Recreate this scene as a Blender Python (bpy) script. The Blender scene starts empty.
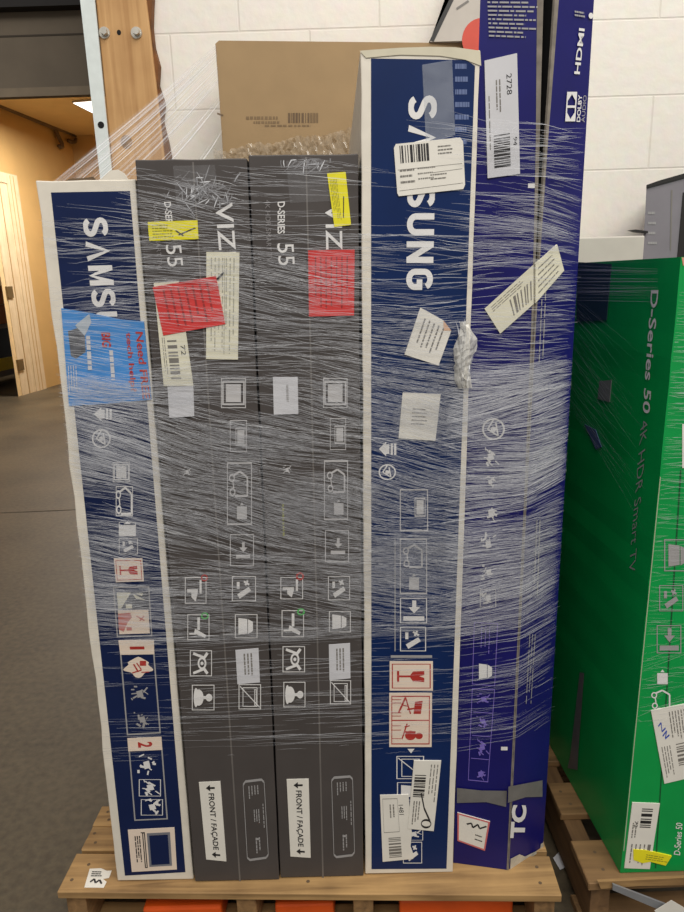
import bpy, bmesh, math, random
from mathutils import Vector, Matrix
random.seed(7)
sc = bpy.context.scene
COL = sc.collection

# ------------------------------------------------------------------ camera
FPX, CX, CY = 685.0, 342.0, 456.0
PITCH, ROLL, CAMZ = 0.2545, -0.0318, 1.3372
PT = 0.14                                        # height of the pallet deck above the floor
fw = Vector((0, math.cos(PITCH), -math.sin(PITCH)))
r0 = Vector((1, 0, 0)); u0 = r0.cross(fw)
RT = math.cos(ROLL) * r0 + math.sin(ROLL) * u0
UP = -math.sin(ROLL) * r0 + math.cos(ROLL) * u0
EYE = Vector((0, 0, CAMZ))
cd = bpy.data.cameras.new('camera'); cam = bpy.data.objects.new('camera', cd); COL.objects.link(cam)
cd.sensor_width = 36.0; cd.lens = FPX / 912 * 36.0; cd.clip_start = 0.05; cd.clip_end = 100
cam.matrix_world = Matrix(((RT.x, UP.x, -fw.x, 0), (RT.y, UP.y, -fw.y, 0), (RT.z, UP.z, -fw.z, CAMZ), (0, 0, 0, 1)))
sc.camera = cam

# ------------------------------------------------------------------ world, lights, exposure
w = bpy.data.worlds.new('world'); sc.world = w; w.use_nodes = True
w.node_tree.nodes['Background'].inputs[0].default_value = (1.0, 0.97, 0.93, 1)
w.node_tree.nodes['Background'].inputs[1].default_value = 0.37

def area(name, loc, target, sx, sy, power, col=(1, 0.96, 0.9)):
    l = bpy.data.lights.new(name, 'AREA'); l.shape = 'RECTANGLE'; l.size = sx; l.size_y = sy; l.energy = power; l.color = col
    o = bpy.data.objects.new(name, l); COL.objects.link(o); o.location = loc
    o.rotation_euler = (Vector(target) - Vector(loc)).to_track_quat('-Z', 'Y').to_euler()
    return o
area('warehouse_light', (0.9, -1.7, 4.6), (0.1, 1.6, 1.2), 4.5, 1.6, 172)
area('warehouse_strip_light', (1.6, 0.7, 4.8), (1.2, 1.7, 0.0), 4.0, 0.8, 80)
area('back_room_light', (-2.7, 8.4, 3.3), (-2.7, 8.4, 0.0), 1.2, 0.6, 130, (1.0, 0.95, 0.86))
area('back_room_front_light', (-3.2, 5.2, 3.25), (-3.2, 5.2, 0.0), 1.2, 0.6, 20, (1.0, 0.95, 0.86))
vs = sc.view_settings
vs.view_transform = 'Standard'; vs.look = 'None'; vs.gamma = 1; vs.exposure = 0.0; vs.use_curve_mapping = False
sc.cycles.transparent_max_bounces = 32

# ------------------------------------------------------------------ helpers
def s2l(c): return tuple(((v / 255) / 12.92 if v / 255 <= 0.04045 else ((v / 255 + 0.055) / 1.055) ** 2.4) for v in c)

MATS = {}
def mat(name, rgb, rough=0.5, var=0.08, scale=18.0, bump=0.0, spec=0.5, stretch=(1, 1, 1), metal=0.0, alpha=1.0):
    if name in MATS: return MATS[name]
    m = bpy.data.materials.new(name); m.use_nodes = True; MATS[name] = m
    nt = m.node_tree; b = nt.nodes['Principled BSDF']
    c = s2l(rgb)
    b.inputs['Roughness'].default_value = rough; b.inputs['Metallic'].default_value = metal
    b.inputs['Specular IOR Level'].default_value = spec
    tc = nt.nodes.new('ShaderNodeTexCoord'); mp = nt.nodes.new('ShaderNodeMapping'); mp.inputs['Scale'].default_value = stretch
    nt.links.new(tc.outputs['Object'], mp.inputs['Vector'])
    nz = nt.nodes.new('ShaderNodeTexNoise'); nz.inputs['Scale'].default_value = scale; nz.inputs['Detail'].default_value = 5
    nt.links.new(mp.outputs[0], nz.inputs['Vector'])
    cr = nt.nodes.new('ShaderNodeValToRGB')
    cr.color_ramp.elements[0].position = 0.3; cr.color_ramp.elements[1].position = 0.7
    cr.color_ramp.elements[0].color = tuple(v * (1 - var) for v in c) + (1,)
    cr.color_ramp.elements[1].color = tuple(min(1, v * (1 + var)) for v in c) + (1,)
    nt.links.new(nz.outputs['Fac'], cr.inputs['Fac']); nt.links.new(cr.outputs[0], b.inputs['Base Color'])
    if bump:
        bp = nt.nodes.new('ShaderNodeBump'); bp.inputs['Strength'].default_value = bump; bp.inputs['Distance'].default_value = 0.004
        nt.links.new(nz.outputs['Fac'], bp.inputs['Height']); nt.links.new(bp.outputs[0], b.inputs['Normal'])
    if alpha < 1.0:
        tr = nt.nodes.new('ShaderNodeBsdfTransparent'); mx = nt.nodes.new('ShaderNodeMixShader'); mx.inputs[0].default_value = alpha
        nt.links.new(tr.outputs[0], mx.inputs[1]); nt.links.new(b.outputs[0], mx.inputs[2])
        nt.links.new(mx.outputs[0], nt.nodes['Material Output'].inputs['Surface'])
    return m

def wood(name, rgb, dark, axis='X'):
    if name in MATS: return MATS[name]
    m = bpy.data.materials.new(name); m.use_nodes = True; MATS[name] = m
    nt = m.node_tree; b = nt.nodes['Principled BSDF']; b.inputs['Roughness'].default_value = 0.7
    tc = nt.nodes.new('ShaderNodeTexCoord'); mp = nt.nodes.new('ShaderNodeMapping')
    mp.inputs['Scale'].default_value = {'X': (1.2, 22, 22), 'Y': (22, 1.2, 22), 'Z': (22, 22, 1.2)}[axis]
    nt.links.new(tc.outputs['Object'], mp.inputs['Vector'])
    nz = nt.nodes.new('ShaderNodeTexNoise'); nz.inputs['Scale'].default_value = 2.2; nz.inputs['Detail'].default_value = 6; nz.inputs['Distortion'].default_value = 0.6
    nt.links.new(mp.outputs[0], nz.inputs['Vector'])
    n2 = nt.nodes.new('ShaderNodeTexNoise'); n2.inputs['Scale'].default_value = 7; n2.inputs['Detail'].default_value = 4
    nt.links.new(tc.outputs['Object'], n2.inputs['Vector'])
    ad = nt.nodes.new('ShaderNodeMath'); ad.operation = 'MULTIPLY_ADD'; ad.inputs[1].default_value = 0.6
    sb = nt.nodes.new('ShaderNodeMath'); sb.operation = 'MULTIPLY'; sb.inputs[1].default_value = 0.4
    nt.links.new(n2.outputs['Fac'], sb.inputs[0]); nt.links.new(nz.outputs['Fac'], ad.inputs[0]); nt.links.new(sb.outputs[0], ad.inputs[2])
    cr = nt.nodes.new('ShaderNodeValToRGB'); cr.color_ramp.elements[0].position = 0.33; cr.color_ramp.elements[1].position = 0.62
    cr.color_ramp.elements[0].color = s2l(dark) + (1,); cr.color_ramp.elements[1].color = s2l(rgb) + (1,)
    nt.links.new(ad.outputs[0], cr.inputs['Fac']); nt.links.new(cr.outputs[0], b.inputs['Base Color'])
    bp = nt.nodes.new('ShaderNodeBump'); bp.inputs['Strength'].default_value = 0.3; bp.inputs['Distance'].default_value = 0.003
    nt.links.new(nz.outputs['Fac'], bp.inputs['Height']); nt.links.new(bp.outputs[0], b.inputs['Normal'])
    return m

def ray(px):
    return (fw + (px[0] - CX) / FPX * RT - (px[1] - CY) / FPX * UP)
def at(px, axis, val):
    d = ray(px); return EYE + d * ((val - EYE[axis]) / d[axis])

def link_mesh(name, verts, faces, m, parent=None, smooth=False):
    base = Vector((0, 0, 0))
    p = parent
    while p is not None: base += Vector(p.location); p = p.parent
    me = bpy.data.meshes.new(name); me.from_pydata([tuple(Vector(v) - base) for v in verts], [], faces); me.update()
    for mm in (m if isinstance(m, (list, tuple)) else [m]): me.materials.append(mm)
    o = bpy.data.objects.new(name, me); COL.objects.link(o)
    if smooth:
        for pl in me.polygons: pl.use_smooth = True
    if parent is not None: o.parent = parent
    return o

def bm_obj(name, bm, m, parent=None, smooth=False):
    bm.verts.ensure_lookup_table(); bm.verts.index_update()
    bmesh.ops.recalc_face_normals(bm, faces=bm.faces)
    vs_ = [v.co.copy() for v in bm.verts]; fs = [[v.index for v in f.verts] for f in bm.faces]
    bm.free()
    return link_mesh(name, vs_, fs, m, parent, smooth)

def thing(name, label, cat, loc, group=None):
    o = bpy.data.objects.new(name, None); COL.objects.link(o); o.location = loc; o.empty_display_size = 0.1
    o['label'] = label; o['category'] = cat
    if group: o['group'] = group
    return o
def tag(o, label, cat, group=None):
    o['label'] = label; o['category'] = cat
    if group: o['group'] = group
    return o
def struct(o): o['kind'] = 'structure'; return o

def add_box(bm, x0, y0, z0, x1, y1, z1, bev=0.0, rot=None):
    r = bmesh.ops.create_cube(bm, size=1.0)
    for v in r['verts']:
        v.co = Vector(((x0 + x1) / 2 + v.co.x * (x1 - x0), (y0 + y1) / 2 + v.co.y * (y1 - y0), (z0 + z1) / 2 + v.co.z * (z1 - z0)))
    if bev:
        es = list({e for v in r['verts'] for e in v.link_edges})
        bmesh.ops.bevel(bm, geom=es, offset=bev, segments=2, affect='EDGES', profile=0.5)
def box(name, x0, y0, z0, x1, y1, z1, m, parent=None, bev=0.0):
    bm = bmesh.new(); add_box(bm, x0, y0, z0, x1, y1, z1, bev); return bm_obj(name, bm, m, parent)
def prism(name, poly, dvec, m, parent=None, bev=0.0):
    """closed solid: polygon (3-D points) swept by dvec"""
    bm = bmesh.new(); d = Vector(dvec)
    a = [bm.verts.new(p) for p in poly]; b = [bm.verts.new(Vector(p) + d) for p in poly]
    bm.faces.new(a); bm.faces.new(list(reversed(b)))
    for i in range(len(a)): bm.faces.new((a[i], b[i], b[(i + 1) % len(a)], a[(i + 1) % len(a)]))
    if bev:
        bmesh.ops.bevel(bm, geom=[e for e in bm.edges], offset=bev, segments=2, affect='EDGES', profile=0.5)
    return bm_obj(name, bm, m, parent)
def tube(name, pts, r, m, parent=None, n=10):
    vs_, fs = [], []
    pts = [Vector(p) for p in pts]
    for i, p in enumerate(pts):
        t = (pts[min(i + 1, len(pts) - 1)] - pts[max(i - 1, 0)]).normalized()
        a = t.orthogonal().normalized() if i == 0 else (a - t * a.dot(t)).normalized()
        b = t.cross(a)
        for k in range(n):
            an = 2 * math.pi * k / n; vs_.append(p + a * (r * math.cos(an)) + b * (r * math.sin(an)))
    for i in range(len(pts) - 1):
        for k in range(n):
            fs.append((i * n + k, i * n + (k + 1) % n, (i + 1) * n + (k + 1) % n, (i + 1) * n + k))
    fs.append(tuple(range(n))[::-1]); fs.append(tuple((len(pts) - 1) * n + k for k in range(n)))
    return link_mesh(name, vs_, fs, m, parent, True)

# ---- a printed face: local metres (u to the right, v up), read back from the photograph's points
class Face:
    def __init__(s, B, X, U):
        s.B, s.X, s.U = Vector(B), Vector(X).normalized(), Vector(U).normalized()
        s.N = s.X.cross(s.U).normalized(); s.U = s.N.cross(s.X)
        if s.N.dot(EYE - s.B) < 0: s.N = -s.N
    def uv(s, px):
        d = ray(px); n = s.N
        p = EYE + d * ((s.B - EYE).dot(n) / d.dot(n)) - s.B
        return (p.dot(s.X), p.dot(s.U))
    def pt(s, uv, lift=0.0): return s.B + s.X * uv[0] + s.U * uv[1] + s.N * lift
LAYER = 0.00045

def quad(face, pts):
    c = [face.uv(p) for p in pts]                # TL TR BR BL
    def f(a, b):
        t = [(c[0][i] * (1 - a) + c[1][i] * a) * (1 - b) + (c[3][i] * (1 - a) + c[2][i] * a) * b for i in (0, 1)]
        return (t[0], t[1])
    return f
def rectq(face, x0, y0, x1, y1): return quad(face, [(x0, y0), (x1, y0), (x1, y1), (x0, y1)])

def decal(name, face, polys, m, parent, layer=1, thick=0.0):
    vs_, fs = [], []
    h = LAYER * layer
    for q_, p in enumerate(polys):
        k = len(vs_); n = len(p); h = LAYER * layer + 9e-6 * (q_ % 12)
        top = [face.pt(q, h + thick) for q in p]
        nn = sum(((top[i] - top[0]).cross(top[(i + 1) % n] - top[0]) for i in range(1, n)), Vector((0, 0, 0)))
        order = list(range(n)) if nn.dot(face.N) > 0 else list(range(n))[::-1]
        vs_ += top; fs.append(tuple(k + i for i in order))
        if thick:
            vs_ += [face.pt(q, 0.0) for q in p]
            for a, b in zip(order, order[1:] + order[:1]): fs.append((k + a, k + n + a, k + n + b, k + b))
    return link_mesh(name, vs_, fs, m, parent)

# ---- small drawing kit in unit coordinates (a to the right, b downwards)
def R(a0, b0, a1, b1): return [(a0, b0), (a1, b0), (a1, b1), (a0, b1)]
def FR(a0, b0, a1, b1, t=0.05, tb=None):
    tb = tb or t
    return [R(a0, b0, a1, b0 + tb), R(a0, b1 - tb, a1, b1), R(a0, b0 + tb, a0 + t, b1 - tb), R(a1 - t, b0 + tb, a1, b1 - tb)]
def LN(p, q, t=0.06):
    dx, dy = q[0] - p[0], q[1] - p[1]; L = math.hypot(dx, dy) or 1; nx, ny = -dy / L * t / 2, dx / L * t / 2
    return [(p[0] + nx, p[1] + ny), (q[0] + nx, q[1] + ny), (q[0] - nx, q[1] - ny), (p[0] - nx, p[1] - ny)]
def PL(pts, t=0.06): return [LN(pts[i], pts[i + 1], t) for i in range(len(pts) - 1)]
def DC(ca, cb, ra, rb=None, n=18): 
    rb = rb or ra
    return [(ca + ra * math.cos(2 * math.pi * i / n), cb + rb * math.sin(2 * math.pi * i / n)) for i in range(n)]
def RG(ca, cb, ra, rb=None, t=0.05, n=18):
    o, i_ = DC(ca, cb, ra, rb, n), DC(ca, cb, ra - t, (rb or ra) - t, n)
    return [[o[k], o[(k + 1) % n], i_[(k + 1) % n], i_[k]] for k in range(n)]
def BARS(a0, b0, a1, b1, n, horiz=True):
    rr = random.Random(n * 31 + int(a0 * 100)); out, t = [], 0.0
    while t < 1 - 1e-6:
        wd = rr.choice((1, 1, 2, 3)) / n; g = rr.choice((1, 1, 2)) / n
        e = min(1, t + wd)
        out.append(R(a0, b0 + (b1 - b0) * t, a1, b0 + (b1 - b0) * e) if horiz else R(a0 + (a1 - a0) * t, b0, a0 + (a1 - a0) * e, b1))
        t = e + g
    return out
def DASH(a0, b0, a1, b1, rows, vert=True, seed=1, fill=0.5, ln=(0.06, 0.2)):
    """rows of tiny print too small to read; vert: the rows run downwards"""
    rr = random.Random(seed); out = []
    for i in range(rows):
        f0, f1 = (i + 0.5 - fill / 2) / rows, (i + 0.5 + fill / 2) / rows
        t = 0.0; stop = rr.uniform(0.7, 1.0)
        while t < stop:
            e = min(stop, t + rr.uniform(*ln))
            out.append(R(a0 + (a1 - a0) * f0, b0 + (b1 - b0) * t, a0 + (a1 - a0) * f1, b0 + (b1 - b0) * e) if vert
                       else R(a0 + (a1 - a0) * t, b0 + (b1 - b0) * f0, a0 + (a1 - a0) * e, b0 + (b1 - b0) * f1))
            t = e + rr.uniform(0.015, 0.035)
    return out
def mp(f, polys): return [[f(a, b) for a, b in p] for p in polys]

def glyphs(s, bold, space=1.0):
    cu = bpy.data.curves.new('t', 'FONT'); cu.body = s; cu.size = 1.0; cu.offset = bold; cu.resolution_u = 3; cu.space_character = space
    ob = bpy.data.objects.new('t', cu); COL.objects.link(ob)
    bpy.context.view_layer.update()
    me = bpy.data.meshes.new_from_object(ob.evaluated_get(bpy.context.evaluated_depsgraph_get()))
    V = [(v.co.x, v.co.y) for v in me.vertices]; F = [tuple(p.vertices) for p in me.polygons]
    bpy.data.objects.remove(ob); bpy.data.curves.remove(cu); bpy.data.meshes.remove(me)
    x0 = min(v[0] for v in V); x1 = max(v[0] for v in V); y0 = min(v[1] for v in V); y1 = max(v[1] for v in V)
    return [((x - x0) / (x1 - x0), (y - y0) / (y1 - y0)) for x, y in V], F
def text(name, s, face, p0, p1, p2, m, parent, layer=2, bold=0.0, space=1.0):
    """p0 -> p1: baseline start and end, p0 -> p2: towards the letters' tops (photo points)"""
    V, F = glyphs(s, bold, space)
    a, b, c = face.uv(p0), face.uv(p1), face.uv(p2)
    vs_ = [face.pt((a[0] + (b[0] - a[0]) * x + (c[0] - a[0]) * y, a[1] + (b[1] - a[1]) * x + (c[1] - a[1]) * y), LAYER * layer) for x, y in V]
    o = link_mesh(name, vs_, F, m, parent)
    if o.data.polygons and o.data.polygons[0].normal.dot(face.N) < 0: o.data.flip_normals()
    return o
def textq(name, s, face, f, a0, b0, a1, b1, ca, cb, m, parent, layer, bold=0.0):
    """the same with the three points in a sticker's unit coordinates"""
    V, F = glyphs(s, bold)
    vs_ = [face.pt(f(a0 + (a1 - a0) * x + (ca - a0) * y, b0 + (b1 - b0) * x + (cb - b0) * y), LAYER * layer) for x, y in V]
    o = link_mesh(name, vs_, F, m, parent)
    if o.data.polygons and o.data.polygons[0].normal.dot(face.N) < 0: o.data.flip_normals()
    return o

def stroke_text(name, word, face, p0, p1, p2, m, parent, layer=2, t=0.21):
    a, b, c = face.uv(p0), face.uv(p1), face.uv(p2)
    arc = lambda cx, cy, rx, ry, d0, d1, n=8: [(cx + rx * math.cos(math.radians(d0 + (d1 - d0) * i / n)), cy + ry * math.sin(math.radians(d0 + (d1 - d0) * i / n))) for i in range(n + 1)]
    h, w_ = t / 2, 0.74
    G = {'S': [arc(w_ / 2, 1 - 0.275, w_ / 2 - h, 0.275 - h + 0.02, 15, 180, 9) + arc(w_ / 2, 1 - 0.275, w_ / 2 - h, 0.275 - h + 0.02, 200, 235, 3) + arc(w_ / 2, 0.275, w_ / 2 - h, 0.275 - h + 0.02, 55, -165, 12)],
         'A': [[(h * 0.7, 0), (w_ / 2, 1 - h * 0.4), (w_ - h * 0.7, 0)]],
         'M': [[(h, 0), (h, 1)], [(h, 0.96), (w_ / 2 + 0.03, 0.05), (w_ + 0.06 - h, 0.96)], [(w_ + 0.06 - h, 0), (w_ + 0.06 - h, 1)]],
         'U': [[(h, 1), (h, 0.32)] + arc(w_ / 2, 0.33, w_ / 2 - h, 0.33 - h, 185, 355, 9) + [(w_ - h, 0.32), (w_ - h, 1)]],
         'N': [[(h, 0), (h, 1)], [(h, 0.97), (w_ - h, 0.03)], [(w_ - h, 0), (w_ - h, 1)]],
         'G': [arc(w_ / 2, 0.68, w_ / 2 - h, 0.32 - h, 20, 180, 9) + arc(w_ / 2, 0.32, w_ / 2 - h, 0.32 - h, 180, 360, 9) + [(w_ - h, 0.5)], [(w_ * 0.5, 0.5), (w_, 0.5)]]}
    polys, x = [], 0.0
    adv = w_ + 0.2; total = adv * len(word) - 0.2
    for ch in word:
        for pl in G[ch]:
            n = len(pl); L_, R_ = [], []
            for i, p in enumerate(pl):                 # one mitred band per stroke
                d0 = Vector(pl[i]) - Vector(pl[i - 1]) if i else None; d1 = Vector(pl[i + 1]) - Vector(pl[i]) if i < n - 1 else None
                u0 = (d0 or d1).normalized(); u1 = (d1 or d0).normalized(); bi = (u0 + u1).normalized(); nn = Vector((-bi.y, bi.x))
                k = min(1.6, 1 / max(0.3, nn.dot(Vector((-u0.y, u0.x)))))
                L_.append(Vector(p) + nn * h * k); R_.append(Vector(p) - nn * h * k)
            for i in range(n - 1): polys.append([L_[i], L_[i + 1], R_[i + 1], R_[i]])
        polys = polys[:]; base = x
        for q in range(len(polys)):
            if not isinstance(polys[q], tuple): polys[q] = tuple((v.x + base, v.y) for v in polys[q])
        x += adv
    f = lambda u, v: (a[0] + (b[0] - a[0]) * u / total + (c[0] - a[0]) * v, a[1] + (b[1] - a[1]) * u / total + (c[1] - a[1]) * v)
    return decal(name, face, [[f(u, max(0, min(1, v))) for u, v in p] for p in polys], m, parent, layer)

# ------------------------------------------------------------------ materials
M_wall_tan = mat('tan_paint', (200, 164, 108), 0.6, 0.05, 3)
M_floor = None
M_white = mat('white_board', (224, 217, 203), 0.6, 0.06, 30)
M_navy = mat('navy_print', (18, 33, 74), 0.4, 0.10, 9, 0.0, 0.25)
M_navy2 = mat('navy_print_tall', (12, 38, 86), 0.38, 0.10, 9, 0.0, 0.25)
M_grey = mat('charcoal_print', (76, 71, 69), 0.5, 0.07, 12, 0.0, 0.3)
M_blue = mat('ultramarine_print', (24, 23, 98), 0.35, 0.12, 10, 0.0, 0.3)
M_green = mat('green_print', (8, 152, 72), 0.35, 0.08, 10, 0.0, 0.35)
M_kraft = mat('kraft_board', (154, 128, 92), 0.8, 0.05, 14)
M_kraft_d = mat('dark_kraft_edge', (104, 84, 62), 0.8, 0.15, 30)
M_edge = mat('grey_board_edge', (126, 118, 108), 0.85, 0.25, 60)
M_ink = mat('black_ink', (34, 32, 34), 0.6, 0.1)
M_inkg = mat('grey_ink', (120, 116, 110), 0.6, 0.1)
M_prt = mat('white_ink', (226, 224, 222), 0.5, 0.04)
M_prtg = mat('pale_grey_ink', (158, 156, 156), 0.5, 0.06)
M_prtd = mat('dim_grey_ink', (134, 130, 130), 0.5, 0.06)
M_paper = mat('white_paper', (228, 224, 214), 0.6, 0.04)
M_paperc = mat('cream_paper', (222, 218, 196), 0.6, 0.04)
M_paperg = mat('greyish_paper', (204, 204, 208), 0.6, 0.04)
M_cream = mat('cream_print', (232, 214, 196), 0.55, 0.04)
M_red = mat('red_sticker', (206, 58, 56), 0.5, 0.10, 25)
M_redink = mat('red_ink', (176, 48, 40), 0.55, 0.08)
M_redd = mat('dark_red_ink', (132, 30, 30), 0.55, 0.08)
M_yellow = mat('yellow_sticker', (232, 222, 34), 0.5, 0.06)
M_grn = mat('green_ink', (70, 176, 80), 0.5, 0.06)
M_skyb = mat('sky_blue_sticker', (72, 140, 208), 0.5, 0.08, 20)
M_purp = mat('violet_ink', (120, 104, 190), 0.5, 0.05)
M_tape = mat('grey_tape', (112, 110, 108), 0.35, 0.12, 30, 0.2)
M_clear = mat('clear_tape', (205, 212, 222), 0.25, 0.15, 40, 0.3, alpha=0.25)
M_dark = mat('black_gap', (16, 14, 14), 0.9, 0.1)
M_metalw = mat('white_painted_steel', (214, 222, 220), 0.45, 0.05, 40)
M_bolt = mat('zinc_bolt', (190, 186, 176), 0.35, 0.1, metal=0.7)
M_black = mat('black_steel', (28, 26, 24), 0.5, 0.1)
M_orange = mat('orange_steel', (226, 88, 24), 0.45, 0.08)
M_pale = mat('pale_grey_board', (196, 190, 180), 0.7, 0.04)
M_greyb = mat('lavender_grey_board', (126, 122, 128), 0.7, 0.05)
M_whiteg = mat('grey_white_board', (186, 178, 168), 0.6, 0.05)
M_film = [mat('stretch_film_faint', (206, 208, 214), 0.3, 0.05, alpha=0.30), mat('stretch_film', (214, 216, 222), 0.28, 0.05, alpha=0.55),
          mat('stretch_film_crease', (228, 230, 234), 0.25, 0.05, alpha=0.85)]
W_pal = wood('pallet_wood', (188, 150, 98), (112, 84, 52), 'X')
W_pal_y = wood('pallet_stringer_wood', (166, 128, 84), (104, 78, 50), 'Y')
W_old = wood('old_pallet_wood', (150, 116, 76), (96, 72, 46), 'X')
W_old_y = wood('old_stringer_wood', (130, 98, 64), (84, 62, 40), 'Y')
W_post = wood('post_wood', (198, 156, 104), (164, 120, 72), 'Z')
W_door = wood('door_frame_wood', (226, 206, 174), (206, 182, 144), 'Z')

# ------------------------------------------------------------------ the building
YW = 2.235
def block_wall():
    m = bpy.data.materials.new('painted_block'); m.use_nodes = True
    nt = m.node_tree; b = nt.nodes['Principled BSDF']; b.inputs['Roughness'].default_value = 0.55
    tc = nt.nodes.new('ShaderNodeTexCoord'); sp = nt.nodes.new('ShaderNodeSeparateXYZ'); cb = nt.nodes.new('ShaderNodeCombineXYZ')
    nt.links.new(tc.outputs['Object'], sp.inputs[0]); nt.links.new(sp.outputs['X'], cb.inputs['X']); nt.links.new(sp.outputs['Z'], cb.inputs['Y'])
    mpn = nt.nodes.new('ShaderNodeMapping')
    zl = at((600, 97.2), 1, YW).z; xl = at((651, 130), 1, YW).x
    mpn.inputs['Location'].default_value = (-(xl - 0.4064 * 10), -(zl - 0.2032 * 20) , 0)
    nt.links.new(cb.outputs[0], mpn.inputs['Vector'])
    bk = nt.nodes.new('ShaderNodeTexBrick'); bk.inputs['Scale'].default_value = 1.0; bk.inputs['Brick Width'].default_value = 0.4064; bk.inputs['Row Height'].default_value = 0.2032
    bk.inputs['Mortar Size'].default_value = 0.0035; bk.inputs['Mortar Smooth'].default_value = 0.6
    bk.offset = 0.5
    bk.inputs['Color1'].default_value = s2l((236, 230, 220)) + (1,); bk.inputs['Color2'].default_value = s2l((233, 227, 217)) + (1,); bk.inputs['Mortar'].default_value = s2l((222, 215, 204)) + (1,)
    nt.links.new(mpn.outputs[0], bk.inputs['Vector'])
    nz = nt.nodes.new('ShaderNodeTexNoise'); nz.inputs['Scale'].default_value = 30; nz.inputs['Detail'].default_value = 6
    nt.links.new(tc.outputs['Object'], nz.inputs['Vector'])
    mx = nt.nodes.new('ShaderNodeMixRGB'); mx.blend_type = 'MULTIPLY'; mx.inputs[0].default_value = 0.12
    nt.links.new(bk.outputs['Color'], mx.inputs[1]); nt.links.new(nz.outputs['Color'], mx.inputs[2]); nt.links.new(mx.outputs[0], b.inputs['Base Color'])
    ma = nt.nodes.new('ShaderNodeMath'); ma.operation = 'MULTIPLY_ADD'; ma.inputs[1].default_value = -1.0
    nt.links.new(bk.outputs['Fac'], ma.inputs[0]); nt.links.new(nz.outputs['Fac'], ma.inputs[2])
    bp = nt.nodes.new('ShaderNodeBump'); bp.inputs['Strength'].default_value = 0.35; bp.inputs['Distance'].default_value = 0.004
    nt.links.new(ma.outputs[0], bp.inputs['Height']); nt.links.new(bp.outputs[0], b.inputs['Normal'])
    return m
def concrete():
    m = bpy.data.materials.new('concrete'); m.use_nodes = True
    nt = m.node_tree; b = nt.nodes['Principled BSDF']; b.inputs['Roughness'].default_value = 0.5
    tc = nt.nodes.new('ShaderNodeTexCoord')
    n1 = nt.nodes.new('ShaderNodeTexNoise'); n1.inputs['Scale'].default_value = 1.6; n1.inputs['Detail'].default_value = 8
    n2 = nt.nodes.new('ShaderNodeTexNoise'); n2.inputs['Scale'].default_value = 45; n2.inputs['Detail'].default_value = 6
    nt.links.new(tc.outputs['Object'], n1.inputs['Vector']); nt.links.new(tc.outputs['Object'], n2.inputs['Vector'])
    mx = nt.nodes.new('ShaderNodeMath'); mx.operation = 'MULTIPLY_ADD'; mx.inputs[1].default_value = 0.55
    m2 = nt.nodes.new('ShaderNodeMath'); m2.operation = 'MULTIPLY'; m2.inputs[1].default_value = 0.45
    nt.links.new(n1.outputs['Fac'], mx.inputs[0]); nt.links.new(n2.outputs['Fac'], m2.inputs[0]); nt.links.new(m2.outputs[0], mx.inputs[2])
    cr = nt.nodes.new('ShaderNodeValToRGB'); cr.color_ramp.elements[0].position = 0.36; cr.color_ramp.elements[1].position = 0.62
    cr.color_ramp.elements[0].color = s2l((60, 53, 42)) + (1,); cr.color_ramp.elements[1].color = s2l((98, 87, 68)) + (1,)
    nt.links.new(mx.outputs[0], cr.inputs['Fac']); nt.links.new(cr.outputs[0], b.inputs['Base Color'])
    bp = nt.nodes.new('ShaderNodeBump'); bp.inputs['Strength'].default_value = 0.15; bp.inputs['Distance'].default_value = 0.004
    nt.links.new(n2.outputs['Fac'], bp.inputs['Height']); nt.links.new(bp.outputs[0], b.inputs['Normal'])
    return m
struct(box('floor', -8, -3, -0.1, 4, 12, 0.0, concrete()))
jp = [at((0, 513), 2, 0.0), at((95, 509), 2, 0.0)]
dj = (jp[1] - jp[0]).normalized()
a_, b_ = jp[0] - dj * 2.0, jp[1] + dj * 0.8
nj = Vector((-dj.y, dj.x, 0)) * 0.006
struct(prism('trim_1', [a_ - nj, b_ - nj, b_ + nj, a_ + nj], (0, 0, 0.0012), mat('joint_filler', (62, 54, 44), 0.8)))
struct(box('wall_back', -0.56, YW, 0, 3.6, YW + 0.2, 3.8, block_wall()))

# the timber post that ends the block wall, its torn right edge, bolts, and the steel angle beside it
yp = 2.19
def slant(pa, pb, y, z):
    a, b = at(pa, 1, y), at(pb, 1, y); return Vector((a.x + (b.x - a.x) * (z - a.z) / (b.z - a.z), y, z))
eL = lambda z: slant((95.5, 0), (112.5, 172), yp, z)
eR = lambda z: slant((146, 0), (164.5, 158), yp, z)
xr = eR(1.9).x
post = struct(prism('trim_2', [eL(0), eR(0), eR(3.6), eL(3.6)], (0, 0.15, 0), W_post, bev=0.004))
z_ = 1.55
ts = [1.5 + 0.05 * i for i in range(16)]
tl = [eR(t) + Vector((random.uniform(0.002, 0.026), 0.012, 0)) for t in ts]
struct(prism('post_bark_edge', [eR(1.5) + Vector((-0.002, 0.012, 0))] + tl + [eR(2.25) + Vector((-0.002, 0.012, 0))], (0, 0.03, 0), mat('bark', (112, 72, 38), 0.9, 0.4, 25), post))
for px in ((104.5, 33), (136.5, 33)):
    c = at(px, 1, yp)
    bm = bmesh.new()
    bmesh.ops.create_cone(bm, cap_ends=True, segments=24, radius1=0.0165, radius2=0.015, depth=0.004, matrix=Matrix.Translation(c + Vector((0, -0.002, 0))) @ Matrix.Rotation(math.pi / 2, 4, 'X'))
    o = bm_obj('bolt', bm, M_bolt, post)
    bm = bmesh.new()
    bmesh.ops.create_cone(bm, cap_ends=True, segments=6, radius1=0.0105, radius2=0.009, depth=0.016, matrix=Matrix.Translation(c + Vector((0.003, -0.009, 0))) @ Matrix.Rotation(math.pi / 2, 4, 'X'))
    bm_obj('bolt_head', bm, M_bolt, o)
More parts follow.
